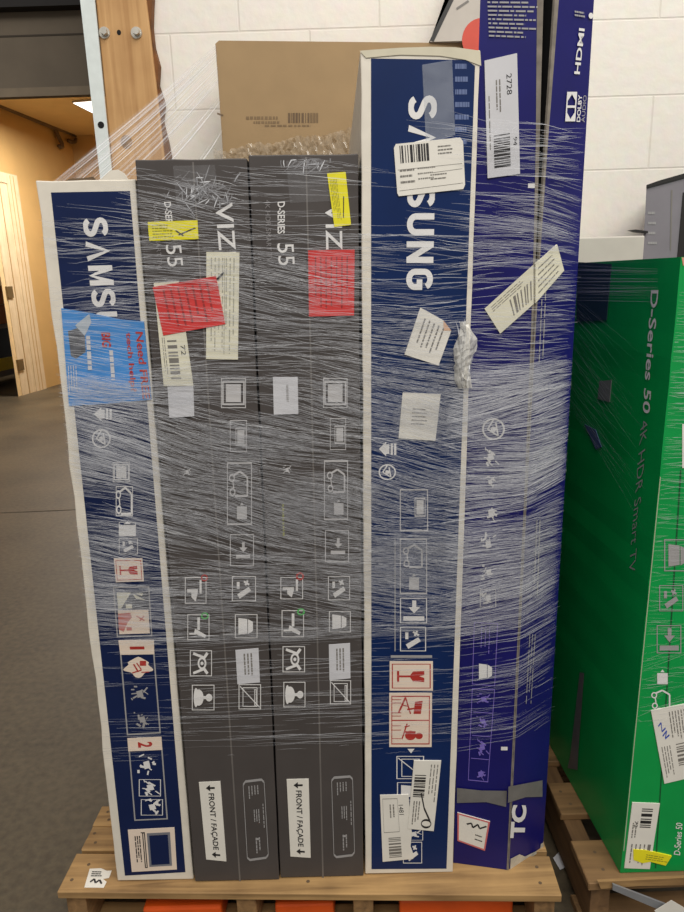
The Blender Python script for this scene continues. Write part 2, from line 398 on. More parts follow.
for px, r, m in (((119, 32.5), 0.006, M_dark), ((126.5, 142), 0.017, mat('knot', (138, 104, 66), 0.8, 0.3, 60))):
    c = at(px, 1, yp)
    link_mesh('knot' if r > 0.01 else 'drill_hole', [c + Vector((r * math.cos(t / 20 * 2 * math.pi), -0.0006, r * 1.15 * math.sin(t / 20 * 2 * math.pi))) for t in range(20)], [tuple(range(20))], m, post)
ya = 2.175
gL = lambda z: slant((80, 0), (99.7, 175), ya, z)
gR = lambda z: slant((94.5, 0), (112, 175), ya, z)
ang = struct(prism('trim_3', [gL(0), gR(0), gR(3.6), gL(3.6)], (0, 0.006, 0), M_metalw))
for px in ((101, 125), (78, -45)):
    c = at(px, 1, ya); c.y -= 0.0007
    link_mesh('bolt_hole', [c + Vector((0.0095 * math.cos(t / 18 * 2 * math.pi), 0, 0.0095 * math.sin(t / 18 * 2 * math.pi))) for t in range(18)], [tuple(range(18))], M_dark, ang)

# opening on the left: lintel, dark shutter box, back room
yh = 2.85
zb, zt = at((20, 97), 1, yh).z, at((20, 12), 1, yh).z
zj = at((20, 36), 1, yh).z
M_lint = mat('lintel_shade_tone', (104, 93, 78), 0.7, 0.08, 10)  # shade over the opening is put into this dark base colour
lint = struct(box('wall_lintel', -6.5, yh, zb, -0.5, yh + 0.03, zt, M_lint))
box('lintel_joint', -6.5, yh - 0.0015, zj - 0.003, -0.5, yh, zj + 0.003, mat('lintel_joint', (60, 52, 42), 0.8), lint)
box('lintel_reflection_band', -6.5, yh - 0.004, zb, -0.5, yh, zb + 0.03, mat('lintel_reflection_band', (124, 110, 90), 0.6), lint)  # paler band: light reflected along the bottom edge, put into the colour
struct(box('wall_shutter_housing', -6.5, yh - 0.05, zt, -0.5, yh + 0.06, 3.9, mat('shutter_black', (22, 17, 16), 0.7)))
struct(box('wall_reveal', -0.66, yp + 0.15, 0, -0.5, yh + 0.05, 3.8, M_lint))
zc = 3.47
pA, pB = at((45, 388.5), 2, 0.0), None
wd = Vector((0.125, 1, 0)).normalized()                   # the way the tan side wall runs
def wall_pt(px):                                           # a photo point on that wall
    n = Vector((wd.y, -wd.x, 0)); d = ray(px); return EYE + d * ((pA - EYE).dot(n) / d.dot(n))
nW = Vector((wd.y, -wd.x, 0))                             # into the room
yc = wall_pt((72.5, 147)).y
endc = pA + wd * ((yc - pA.y) / wd.y)
dtop = wall_pt((8, 174)).z
d1 = pA                                                   # outer edge of the casing, floor
def wq(t0, t1, z0, z1, m, name, thick=-0.15, parent=None, off=0.0):
    a, b = d1 + wd * t0 + nW * off, d1 + wd * t1 + nW * off
    return prism(name, [Vector((a.x, a.y, z0)), Vector((b.x, b.y, z0)), Vector((b.x, b.y, z1)), Vector((a.x, a.y, z1))], nW * thick, m, parent)
DW = 1.25
sw = struct(wq(0, (yc - pA.y) / wd.y + 0.2, 0, zc, M_wall_tan, 'wall_left'))
struct(wq(-8.5, -DW, 0, zc, M_wall_tan, 'wall_left_near'))
struct(wq(-DW, 0, dtop, zc, M_wall_tan, 'wall_over_door'))
struct(box('wall_far', endc.x - 0.3, yc, 0, -0.5, yc + 0.15, zc, M_wall_tan))
struct(box('wall_right', -0.5, yh, 0, -0.38, yc + 0.15, zc, M_wall_tan))
struct(box('ceiling', -8, yh + 0.3, zc, -0.38, 12, zc + 0.1, mat('ceiling_paint', (212, 184, 134), 0.8, 0.04, 4)))
dr = struct(thing('door_1', '', '', d1)); del dr['label']; del dr['category']
wq(-0.24, 0.0, 0, dtop, W_door, 'casing', 0.025, dr)
wq(-DW, 0.0, dtop - 0.12, dtop, W_door, 'head_casing', 0.024, dr)
wq(-0.56, -0.24, 0, dtop - 0.1, W_door, 'jamb', 0.012, dr)
wq(-0.10, -0.085, 0, dtop - 0.02, mat('casing_groove', (190, 152, 98), 0.7), 'casing_groove', 0.027, dr)
wq(-0.17, -0.16, 0, dtop - 0.02, mat('casing_groove', (190, 152, 98), 0.7), 'casing_groove', 0.027, dr)
wq(-0.40, -0.385, 0, dtop - 0.1, mat('jamb_stop', (170, 136, 88), 0.7), 'door_stop', 0.016, dr)
wq(-0.64, -0.56, 0, dtop - 0.1, mat('jamb_edge', (228, 200, 152), 0.7), 'jamb_edge', 0.004, dr)
for py in (292, 366):
    z = wall_pt((14, py)).z
    wq(-0.58, -0.46, z - 0.07, z + 0.07, mat('hinge_steel', (120, 104, 76), 0.4, metal=0.5), 'hinge', 0.03, dr)
# what shows through the doorway: a rack
OFF = 0.75
def deep(px, extra=0.0):                                   # a photo point on the rack's front plane
    n = nW; o = pA - nW * (OFF + extra); d = ray(px); return EYE + d * ((o - EYE).dot(n) / d.dot(n))
rp = deep((8, 378)); rp.z = 0
rk = thing('storage_rack', 'rack with yellow lower beam seen through the far left doorway', 'rack', (rp.x, rp.y, 0))
zz = lambda py: deep((6, py)).z
def rq(t0, t1, z0, z1, m, name, thick, off=0.0, par=None):
    a, b = rp + wd * t0 - nW * off, rp + wd * t1 - nW * off
    return prism(name, [Vector((a.x, a.y, z0)), Vector((b.x, b.y, z0)), Vector((b.x, b.y, z1)), Vector((a.x, a.y, z1))], -nW * thick, m, par)
rq(-1.2, 1.0, zz(370), zz(358), mat('yellow_beam', (222, 200, 30), 0.5), 'beam', 0.06, 0.0, rk)
rq(-1.2, 1.0, zz(376), zz(370), M_inkg, 'lower_shelf', 0.45, 0.001, rk)
rq(-1.2, 1.0, zz(328), zz(324), M_inkg, 'upper_shelf', 0.45, 0.0, rk)
rq(-1.2, 1.0, 0.05, zz(324), mat('rack_back_panel', (30, 25, 22), 0.8), 'back_panel', 0.02, 0.47, rk)
for t in (-1.24, 1.0): rq(t, t + 0.04, 0, zz(240), M_black, 'upright', 0.06, 0.0, rk)
for k in range(2):
    zt0 = (323.5, 304)[k]
    o = rq(-0.9, 0.8, zz(zt0) + 0.002, zz(zt0 - 18.5), mat('orange_brown_board', (176, 112, 54), 0.7), 'storage_carton', 0.4, 0.01)
    tag(o, ('lower brown carton standing on the rack shelf inside the far doorway', 'upper brown carton stacked on the rack inside the far doorway')[k], 'box', 'cartons on the rack through the doorway')
a, b = pA - nW * 2.4 - wd * 4, pA - nW * 2.4 + wd * 6
struct(prism('wall_store', [Vector((a.x, a.y, 0)), Vector((b.x, b.y, 0)), Vector((b.x, b.y, zc)), Vector((a.x, a.y, zc))], -nW * 0.1, M_wall_tan))
# conduit along the tan wall with two hooks at its end
n_off = nW * 0.06
cp = [wall_pt(p) + n_off for p in ((-30, 96), (0, 107), (25, 117.5), (50, 127.5))]
pipe = thing('ceiling_conduit', 'dark conduit under the tan back room ceiling ending in two hooked pipes', 'pipe', cp[3])
tube('conduit', cp + [wall_pt((62, 131)) + n_off, wall_pt((69, 134)) + n_off], 0.035, M_kraft_d, pipe)
tube('hook', [wall_pt(p) + n_off for p in ((50, 127), (54, 136), (58, 144), (58.5, 147), (56.5, 147.5), (55, 146))], 0.028, M_kraft_d, pipe)
tube('hook', [wall_pt(p) + n_off for p in ((66, 133), (70.5, 134.5), (72.5, 138), (71, 142), (67.5, 142.5), (64, 140.5))], 0.026, M_kraft_d, pipe)
# ceiling fixture
q4 = [at(p, 2, zc) for p in ((73, 101), (96, 99), (100, 113), (93.5, 111.5))]
fx = thing('ceiling_light', 'bright white ceiling light panel in the tan back room', 'light', (sum((q.x for q in q4)) / 4, sum((q.y for q in q4)) / 4, zc - 0.03))
me_ = bpy.data.materials.new('lit_diffuser'); me_.use_nodes = True
me_.node_tree.nodes['Principled BSDF'].inputs['Emission Color'].default_value = (1, 0.97, 0.9, 1); me_.node_tree.nodes['Principled BSDF'].inputs['Emission Strength'].default_value = 2.0
prism('diffuser', [q - Vector((0, 0, 0.025)) for q in q4], (0, 0, 0.02), me_, fx)
c_ = sum(q4, Vector()) / 4
prism('frame', [c_ + (q - c_) * 1.06 - Vector((0, 0, 0.02)) for q in q4], (0, 0, 0.018), M_whiteg, fx)

# ------------------------------------------------------------------ pallets
def pallet(label, x0, y0, x1, boards, yaw, mt, ms, depth, org, strs=None):
    root = thing('wooden_pallet', label, 'pallet', (org[0], org[1], 0), 'wooden pallets')
    Rm = Matrix.Translation((org[0], org[1], 0)) @ Matrix.Rotation(yaw, 4, 'Z')
    def bx(name, a, b, m, bev=0.002, par=None):
        bm = bmesh.new(); add_box(bm, *a, *b, bev)
        for v in bm.verts: v.co = Rm @ (v.co + Vector((random.uniform(-.0008, .0008), random.uniform(-.0008, .0008), 0)))
        return bm_obj(name, bm, m, par or root)
    W = x1 - x0
    for (a, b, dx) in boards:
        o = bx('deck_board', (dx, a, PT - 0.017), (W - dx * 0.5, b, PT), mt)
        for sx in (0.03, W / 2, W - 0.03):
            for k in (0.3, 0.7):
                p = Rm @ Vector((sx + random.uniform(-.012, .012), a + (b - a) * k, PT + 0.0006))
                link_mesh('nail_head', [p + Vector((0.0038 * math.cos(t * math.pi / 4), 0.0038 * math.sin(t * math.pi / 4), 0)) for t in range(8)], [tuple(range(8))], M_kraft_d, o)
    for sx in strs or (0.01, W / 2 - 0.02, W - 0.05):
        bx('stringer', (sx, 0.012, 0.018), (sx + 0.04, depth - 0.01, PT - 0.0175), ms)
    for yb in (0.0, depth / 2 - 0.05, depth - 0.1):
        bx('bottom_board', (0.0, yb, 0.0), (W, yb + 0.09, 0.0175), mt)
    return root
bl = [(0.0, 0.097, 0.0), (0.107, 0.172, 0.006), (0.175, 0.235, 0.004)]
y = 0.30
while y < 0.98: bl.append((y, y + 0.085, random.uniform(0, .006))); y += 0.115
pL = pallet('light wooden pallet under the film-wrapped row of cartons', -0.611, 1.134, 0.409, bl, -0.045, W_pal, W_pal_y, 1.05, (-0.611, 1.136), (0.01, 0.365, 0.605, 0.97))
rb = [(0.0, 0.11, 0.0), (0.185, 0.285, 0.004), (0.36, 0.45, 0.0), (0.53, 0.62, 0.0), (0.70, 0.80, 0.0), (0.86, 0.96, 0.0)]
pR = pallet('darker worn wooden pallet under the green carton', 0.467, 1.117, 1.5, rb, 0.006, W_old, W_old_y, 1.0, (0.470, 1.115))
# torn shipping label on the left pallet
fP = Face((0, 0, PT), (1, 0, 0), (0, 1, 0))
f = quad(fP, [(90, 868), (112, 869), (106, 888), (84, 889)])
lab = decal('paper_label', fP, mp(f, [[(0, 0.05), (0.5, 0), (0.8, 0.12), (1.02, 0.1), (1, 0.5), (0.75, 0.55), (0.95, 0.7), (0.9, 1), (0, 0.95)]]), M_paper, pL, 2)
decal('smudged_print', fP, mp(f, DASH(0.15, 0.15, 0.7, 0.45, 3, False, 3, 0.5, (0.1, 0.3)) + PL([(0.2, 0.7), (0.35, 0.55), (0.45, 0.75), (0.6, 0.6), (0.75, 0.8)], 0.08)), M_ink, lab, 3)
# orange beams showing under the pallet
for k, (a, b) in enumerate(((143, 222), (275, 334), (399, 518))):
    x0, x1 = at((a, 905), 1, 1.16).x, at((b, 905), 1, 1.16).x
    if k == 2: x1 -= 0.012
    zf = 0.028
    o = prism('pallet_fork', [Vector((x0, 1.152, zf - 0.008)), Vector((x1, 1.152, zf - 0.008)), Vector((x1, 1.152, zf + 0.044)), Vector((x0, 1.152, zf + 0.044))], (0.037, 0.82, 0), M_orange, None, 0.006)
    tag(o, ('orange lifting fork under the leftmost bay of the light pallet', 'orange lifting fork under the middle of the light pallet', 'orange lifting fork under the light pallet below the tall navy carton')[k], 'fork', 'orange lifting forks under the pallet')

# ------------------------------------------------------------------ cartons
def jag(p0, p1, n, amp, side, seed):
    rr = random.Random(seed); out = []
    for i in range(1, n):
        t = i / n; p = Vector(p0).lerp(Vector(p1), t)
        out.append(p + side * (rr.uniform(-amp, amp * 0.2)))
    return out
def carton(name, label, group, P, depth, m_body, wear=0.0008, wear_l=None, seed=1):
    x, y, yaw, lean, rl, wd_, h = P
    X = Vector((math.cos(yaw), math.sin(yaw), 0)); Nn = Vector((math.sin(yaw), -math.cos(yaw), 0)); Z = Vector((0, 0, 1))
    up = Z * math.cos(lean) + Nn * math.sin(lean)
    X2 = X * math.cos(rl) + up * math.sin(rl); U2 = up * math.cos(rl) - X * math.sin(rl)
    B = Vector((x, y, PT + 0.0008 + max(0.0, -wd_ * math.sin(rl)) * 1.0)) 
    B.z = PT + 0.0008 + (wd_ * math.sin(-rl) if rl < 0 else 0)
    F = Face(B, X2, U2)
    root = thing(name, label, 'box', (x, y, PT), group)
    c = [B, B + X2 * wd_, B + X2 * wd_ + U2 * h, B + U2 * h]
    poly = [c[0], c[1]] + jag(c[1], c[2], 22, wear, X2, seed) + [c[2]] + jag(c[2], c[3], 6, wear, U2, seed + 1) + [c[3]] + jag(c[3], c[0], 26, wear_l or wear, -X2, seed + 2)
    nb = Vector((F.N.x, F.N.y, 0)).normalized()
    body = prism('carton_body', poly, -nb * depth, m_body, root)
    bpy.context.view_layer.update()
    md = body.modifiers.new('soft_edge', 'BEVEL'); md.width = 0.0018; md.segments = 2; md.limit_method = 'ANGLE'; md.angle_limit = math.radians(40)
    return root, F, body

M_mid = mat('mid_white_ink', (190, 188, 188), 0.5, 0.05)
def icon(face, parent, name, x0, y0, x1, y1, kind, frame=True, m=None, layer=2, seed=1, q=None):
    """one printed pictogram in its outlined square, as it stands on the carton (turned a quarter)"""
    m = m or M_prt
    f = q or rectq(face, x0, y0, x1, y1)
    P = []
    if frame: P += FR(0, 0, 1, 1, 0.035, 0.03)
    if kind == 'hand': P += [[(0.1, 0.45), (0.6, 0.45), (0.6, 0.58), (0.1, 0.58)], [(0.3, 0.58), (0.6, 0.58), (0.5, 0.92), (0.3, 0.75)], R(0.68, 0.1, 0.78, 0.62)]
    if kind == 'hand_up': P += [R(0.45, 0.12, 0.57, 0.6), [(0.35, 0.55), (0.85, 0.8), (0.8, 0.92), (0.3, 0.72)], R(0.08, 0.72, 0.4, 0.78)]
    if kind == 'wrench': P += [[(0.22, 0.72), (0.7, 0.42), (0.8, 0.58), (0.32, 0.9)], LN((0.5, 0.2), (0.72, 0.34), 0.08), LN((0.66, 0.16), (0.56, 0.36), 0.08), R(0.2, 0.22, 0.32, 0.5)]
    if kind == 'box': P += [[(0.15, 0.15), (0.55, 0.2), (0.55, 0.8), (0.15, 0.85)], [(0.58, 0.2), (0.8, 0.32), (0.8, 0.7), (0.58, 0.82)]]
    if kind == 'tools': P += [LN((0.15, 0.12), (0.7, 0.3), 0.1), LN((0.15, 0.88), (0.7, 0.7), 0.1), LN((0.8, 0.1), (0.6, 0.34), 0.12), LN((0.8, 0.9), (0.6, 0.66), 0.12)] + RG(0.55, 0.5, 0.2, 0.24, 0.08) + [DC(0.55, 0.5, 0.07)]
    if kind == 'person': P += [DC(0.3, 0.5, 0.22, 0.32), DC(0.18, 0.5, 0.1, 0.38), DC(0.76, 0.5, 0.15), R(0.5, 0.44, 0.7, 0.56)]
    if kind == 'no': P += [LN((0.06, 0.08), (0.94, 0.92), 0.04)] + FR(0.18, 0.12, 0.84, 0.9, 0.03) + FR(0.7, 0.2, 0.8, 0.85, 0.03)
    if kind == 'screen': P += FR(0.05, 0.1, 0.95, 0.9, 0.06) + [R(0.2, 0.2, 0.8, 0.8)]
    if kind == 'strap': P += PL([(0.2, 0.2), (0.55, 0.05), (0.92, 0.25), (0.92, 0.92), (0.3, 0.92)], 0.08) + RG(0.15, 0.28, 0.15, None, 0.06) + RG(0.18, 0.78, 0.15, None, 0.06) + PL([(0.2, 0.42), (0.24, 0.64)], 0.06)
    if kind == 'block': P += [R(0, 0.2, 1, 1), [(0.3, 0.14), (0.7, 0.14), (0.5, -0.06)]]
    if kind == 'bar': P += [R(0.12, 0.72, 0.9, 0.9), R(0.45, 0.1, 0.6, 0.5), [(0.3, 0.36), (0.75, 0.36), (0.52, 0.6)]]
    if kind == 'house': P += [[(0, 0.5), (0.42, 0), (0.42, 1)], R(0.36, 0.18, 0.6, 0.82), R(0.68, 0.12, 0.8, 0.88), R(0.87, 0.12, 1.0, 0.88)]
    if kind == 'recycle':
        P += RG(0.5, 0.5, 0.5, 0.5, 0.08, 20) + [LN((0.5, 0.08), (0.24, 0.5), 0.07), LN((0.24, 0.5), (0.7, 0.8), 0.07), LN((0.7, 0.8), (0.6, 0.2), 0.07), DC(0.5, 0.5, 0.12)]
    if kind == 'sketch':
        rr = random.Random(seed)
        for _ in range(9):
            a, b = rr.uniform(.1, .8), rr.uniform(.1, .8); P.append(LN((a, b), (min(.95, a + rr.uniform(-.3, .35)), min(.95, b + rr.uniform(-.25, .3))), rr.uniform(.04, .12)))
        P += [[(0.35, 0.35), (0.62, 0.28), (0.7, 0.6), (0.42, 0.68)]]
    if kind == 'frame': pass
    return decal(name, face, mp(f, P), m, parent, layer)

def sticker(face, parent, pts, m, layer=3, name='sticker', shape=None, label=None):
    f = quad(face, pts)
    o = decal(name, face, mp(f, [shape or R(0, 0, 1, 1)]), m, parent, layer, 0.0003)
    if label: o['label'] = label
    return o, f, layer + 1.2
def put(name, face, f, polys, m, parent, layer): return decal(name, face, mp(f, polys), m, parent, layer)

NAVY_GRP = 'white-edged navy television cartons'
GREY_GRP = 'charcoal television cartons with red stickers'
# ---- left navy carton
root, F, body = carton('television_carton', 'shorter white-edged navy television carton with a torn sky-blue help sticker', NAVY_GRP,
                       (-0.4924, 1.1552, 0.0031, -0.0017, -0.0171, 0.1571, 1.357), 0.80, M_white, 0.0012, 0.0035, 11)
decal('printed_panel', F, [[F.uv(p) for p in ((51, 192.5), (130, 191), (185.5, 872), (125, 875.5))]], M_navy, root, 1)['label'] = 'navy printed panel'
stroke_text('brand_lettering', 'SAMSUNG', F, (82.5, 218), (100.5, 374), (107, 217.3), M_prt, root, 2)
icon(F, root, 'upright_arrow', 94, 407, 112, 421, 'house', False)
icon(F, root, 'recycling_mark', 92, 429, 111, 448, 'recycle', False, M_prt)
for (a, b, c, d, k) in ((113, 462, 130, 482, 'screen'), (116, 486, 133, 516, 'strap'), (119, 522, 136, 536, 'block'), (119, 538, 138, 554, 'wrench')):
    icon(F, root, 'care_icon', a, b, c, d, k, True, M_prt)
def fragile(face, root, pts, m=M_cream):
    o, f, L = sticker(face, root, pts, m, 2, 'fragile_panel')
    put('panel_border', face, f, FR(0.05, 0.08, 0.95, 0.92, 0.025), M_redink, o, L)
    put('glass_symbol', face, f, [R(0.17, 0.32, 0.22, 0.7), R(0.22, 0.47, 0.5, 0.54), [(0.48, 0.46), (0.54, 0.34), (0.8, 0.32), (0.8, 0.46), (0.68, 0.5), (0.8, 0.56), (0.8, 0.7), (0.54, 0.68), (0.48, 0.56)]], M_redink, o, L)
fragile(F, root, [(114, 558), (142.5, 558), (144, 581), (116, 582)])
fr = decal('panel_frame', F, mp(quad(F, [(113, 586.5), (149.5, 586), (152.5, 636), (117, 637)]), FR(0, 0, 1, 1, 0.035, 0.025)), M_prtg, root, 2)
o, f, L = sticker(F, root, [(117, 592), (148, 591), (149.5, 608.5), (118.5, 609)], mat('print_dark', (52, 54, 66), 0.5), 2, 'care_picture')
put('picture_shapes', F, f, [[(0, 0.0), (0.45, 0.05), (0.1, 0.95), (0, 1)], [(0.5, 0.1), (0.9, 0.5), (0.6, 0.4)], R(0.25, 0.7, 0.45, 0.95), [(0.62, 0.1), (0.85, 0.1), (0.8, 0.25)]], M_paperc, o, L)
o, f, L = sticker(F, root, [(118, 610), (148.5, 609.5), (150, 633), (119.5, 634)], M_cream, 2, 'care_picture')
put('picture_shapes', F, f, [[(0, 0.15), (0.4, 0.1), (0.45, 0.3), (0.3, 0.5), (0.15, 0.9), (0, 0.8)], R(0.25, 0.7, 0.42, 0.85), LN((0.6, 0.25), (0.85, 0.45), 0.05), LN((0.85, 0.25), (0.7, 0.45), 0.05)], mat('pink_ink', (196, 120, 112), 0.6), o, L)
def numbered(pts_head, pts_frame, digit):
    decal('step_frame', F, mp(quad(F, pts_frame), FR(0, 0, 1, 1, 0.04, 0.018)), M_prtg, root, 2)
    o, f, L = sticker(F, root, pts_head, M_cream, 2, 'step_heading')
    textq('step_number', digit, F, f, 0.3, 0.44 if digit == '1' else 0.32, 0.3, 0.64 if digit == '1' else 0.76, 0.72, 0.44 if digit == '1' else 0.32, M_redink, o, L, 0.0 if digit == '1' else 0.03)
numbered([(118.5, 640), (154, 639.5), (154.5, 654), (120.5, 654.5)], [(120, 652), (154.5, 652), (161, 733), (127, 735)], '1')
numbered([(127.5, 738), (161.5, 736.5), (162.5, 749.5), (128.5, 751)], [(128.5, 748), (162.5, 747), (168, 819), (134.5, 820.5)], '2')
f = rectq(F, 123, 656, 154, 678)
blob = [(0.5 + (0.42 + 0.09 * math.sin(5 * t)) * math.cos(t), 0.5 + (0.4 + 0.08 * math.cos(4 * t)) * math.sin(t)) for t in [i * math.pi / 16 for i in range(32)]]
o = decal('step_picture', F, mp(f, [blob]), M_cream, root, 2.6)
put('picture_shapes', F, f, [R(0.55, 0.2, 0.75, 0.42), LN((0.35, 0.35), (0.5, 0.7), 0.05), LN((0.3, 0.75), (0.6, 0.62), 0.05), LN((0.45, 0.3), (0.6, 0.6), 0.04), LN((0.6, 0.72), (0.85, 0.7), 0.04)], M_redink, o, 3.4)
for (a, b, c, d, s) in ((129, 684, 150, 704, 1), (132, 711, 152, 728, 2), (136, 754, 157, 776, 3), (139, 779, 161, 796, 4), (141, 799, 163, 815, 5)):
    icon(F, root, 'step_picture', a, b, c, d, 'sketch', s > 3, M_prtg if s < 3 else M_prt, 2, s)
o, f, L = sticker(F, root, [(128, 829.5), (174.5, 827), (177, 869), (132, 871.5)], M_cream, 2, 'television_picture')
put('screen_outline', F, f, FR(0.4, 0.1, 0.9, 0.9, 0.05) , mat('grey_print_frame', (120, 122, 130), 0.5), o, L)
put('screen_picture', F, f, [R(0.45, 0.15, 0.85, 0.85)], M_navy, o, L + 1)
put('panel_lettering', F, f, FR(0.3, 0.08, 0.36, 0.92, 0.02) + [LN((0.27, 0.08), (0.36, 0.08), 0.02)] + DASH(0.12, 0.15, 0.26, 0.85, 3, True, 5), M_ink, o, L)
blue_shape = [(0.0, 0.03), (0.34, 0.07), (0.38, 0.2), (0.36, 0.12), (0.72, 0.11), (0.98, 0.14), (1.0, 0.6), (0.99, 0.95), (0.55, 0.99), (0.05, 1.02), (0.02, 0.62), (0.03, 0.56), (0.25, 0.5), (0.28, 0.3), (0.08, 0.28)]
o, f, L = sticker(F, root, [(61.5, 304), (143, 309), (152, 402), (66, 405)], M_skyb, 4, 'help_sticker', [(0.0, 0.04), (0.34, 0.07), (0.72, 0.12), (1.0, 0.13), (1.0, 0.97), (0.5, 1.0), (0.04, 1.01), (0.02, 0.5)], 'sky-blue help sticker')
put('torn_patch', F, f, [[(0.07, 0.26), (0.2, 0.22), (0.27, 0.25), (0.27, 0.46), (0.15, 0.53), (0.09, 0.5)]], mat('torn_grey', (96, 98, 104), 0.7, 0.3, 60), o, L)
put('peeled_fold', F, f, [[(0.16, 0.2), (0.34, 0.08), (0.36, 0.16), (0.27, 0.3)]], mat('peeled_paper', (176, 186, 196), 0.6), o, L + 0.5)
textq('sticker_lettering', 'Need FREE', F, f, 0.885, 0.24, 0.9, 0.96, 0.975, 0.24, M_redink, o, L + 1, 0.018)
textq('sticker_lettering', 'tech help?', F, f, 0.75, 0.25, 0.755, 0.88, 0.835, 0.25, M_redink, o, L + 1, 0.018)
textq('sticker_lettering', 'BIG', F, f, 0.47, 0.26, 0.47, 0.41, 0.58, 0.26, M_redink, o, L + 1, 0.03)
put('small_print', F, f, DASH(0.53, 0.44, 0.62, 0.84, 1, True, 3, 0.5) + DASH(0.27, 0.3, 0.35, 0.75, 1, True, 4, 0.6) + DASH(0.04, 0.6, 0.16, 0.9, 4, True, 6, 0.3), M_paperg, o, L + 1)

fp_ = [at(p, 1, 1.159) for p in ((99, 181), (104, 176), (110, 170.5), (118, 169.5), (124, 173), (129, 181))]
prism('torn_flap', fp_, (0.0, 0.003, 0), M_white, root)['label'] = 'torn white flap on the top edge'
fp_ = [at(p, 1, 1.160) for p in ((64, 181.5), (70, 178.5), (84, 178), (93, 176.5), (97, 181))]
prism('torn_flap', fp_, (0.0, 0.003, 0), M_kraft_d, root)['label'] = 'torn brown board edge on the top'

# ---- charcoal cartons
def charcoal(P, label, dx, items, seed):
    root, F, body = carton('television_carton', label, GREY_GRP, P, 0.84, M_grey, 0.0008, 0.001, seed)
    s0, s1 = items['seam']
    decal('seam', F, mp(quad(F, [(s0[0] - 0.8, s0[1]), (s0[0] + 0.8, s0[1]), (s1[0] + 0.8, s1[1]), (s1[0] - 0.8, s1[1])]), [R(0, 0, 1, 1)]), mat('seam_line', (108, 103, 99), 0.5), root, 1)
    decal('clear_tape', F, mp(quad(F, [(s0[0] - 20, s0[1] + 4), (s0[0] + 22, s0[1] + 3), (s0[0] + 26, s0[1] + 44), (s0[0] - 16, s0[1] + 46)]), [R(0, 0, 1, 1)]), mat('clear_tape_thin', (200, 200, 204), 0.25, 0.2, 40, 0.3, alpha=0.10), root, 1.5)
    v0, v1, vt = items['brand']
    text('brand_lettering', 'VIZIO', F, v0, v1, vt, M_prt, root, 2, 0.008)
    a, b, c = items['series']; text('series_lettering', 'D-SERIES', F, a, b, c, M_prt, root, 2, 0.02)
    a, b, c = items['kind']; text('series_lettering', '4K HDR SMART TV', F, a, b, c, M_prtd, root, 2)
    a, b, c = items['size']; text('size_lettering', '55', F, a, b, c, M_prt, root, 2)
    for (x0, y0, x1, y1, k, fr) in items['icons']:
        icon(F, root, 'care_icon', x0, y0, x1, y1, k, fr, M_prt if y0 > 570 else M_mid)
    for (x0, y0, x1, y1, mm) in items['dots']:
        f = rectq(F, x0, y0, x1, y1); decal('colour_mark', F, mp(f, RG(0.5, 0.5, 0.5, 0.5, 0.2)), mm, root, 3)
    for pts in items['white']:
        o, f, L = sticker(F, root, pts, M_paperg, 2, 'white_panel')
        put('small_print', F, f, DASH(0.3, 0.12, 0.75, 0.85, 3, True, 9, 0.45), M_inkg, o, L)
    o, f, L = sticker(F, root, items['front'], M_paper, 2, 'facing_label', label='white front-side label')
    textq('label_lettering', 'FRONT / FA\u00c7ADE', F, f, 0.33, 0.14, 0.34, 0.86, 0.66, 0.14, M_ink, o, L, 0.02)
    for b0, b1 in ((0.075, 0.02), (0.925, 0.98)):
        put('arrow', F, f, [[(0.72, b0 - 0.012), (0.5, b0 - 0.012), (0.5, b0 - 0.04), (0.3, b0), (0.5, b0 + 0.04), (0.5, b0 + 0.012), (0.72, b0 + 0.012)]], M_ink, o, L)
    f = quad(F, items['spec'])
    rr = []
    c_ = [(0.12, 0), (0.88, 0), (1, 0.035), (1, 0.965), (0.88, 1), (0.12, 1), (0, 0.965), (0, 0.035), (0.12, 0)]
    o = decal('specification_panel', F, mp(f, PL(c_, 0.03)), M_prtg, root, 2)
    put('small_print', F, f, DASH(0.2, 0.06, 0.75, 0.22, 4, True, 2, 0.35, (0.1, 0.25)) + DASH(0.4, 0.36, 0.72, 0.56, 3, True, 3, 0.4, (0.15, 0.3)) + DASH(0.85, 0.3, 0.92, 0.7, 1, True, 4, 0.6) + DASH(0.4, 0.72, 0.7, 0.95, 2, True, 5, 0.4) + [DC(0.55, 0.74, 0.06, 0.015)], M_prtg, o, 2.6)
    return root, F
def yellow(F, root, pts, vert):
    o, f, L = sticker(F, root, pts, M_yellow, 4, 'sticker', label='yellow sticker')
    put('small_print', F, f, DASH(0.08, 0.12, 0.5, 0.88, 5, vert, 4, 0.35), mat('olive_ink', (150, 146, 40), 0.6), o, L)
    put('pen_tick', F, f, [LN((0.6, 0.75), (0.95, 0.4), 0.05), LN((0.55, 0.5), (0.7, 0.8), 0.04)] if not vert else [LN((0.6, 0.85), (0.75, 0.45), 0.05)], M_ink, o, L)
def redst(F, root, pts):
    o, f, L = sticker(F, root, pts, M_red, 6, 'sticker', label='red sticker')
    put('small_print', F, f, DASH(0.1, 0.1, 0.9, 0.9, 7, True, 8, 0.25, (0.05, 0.2)), mat('dull_red_ink', (150, 44, 44), 0.6), o, L)

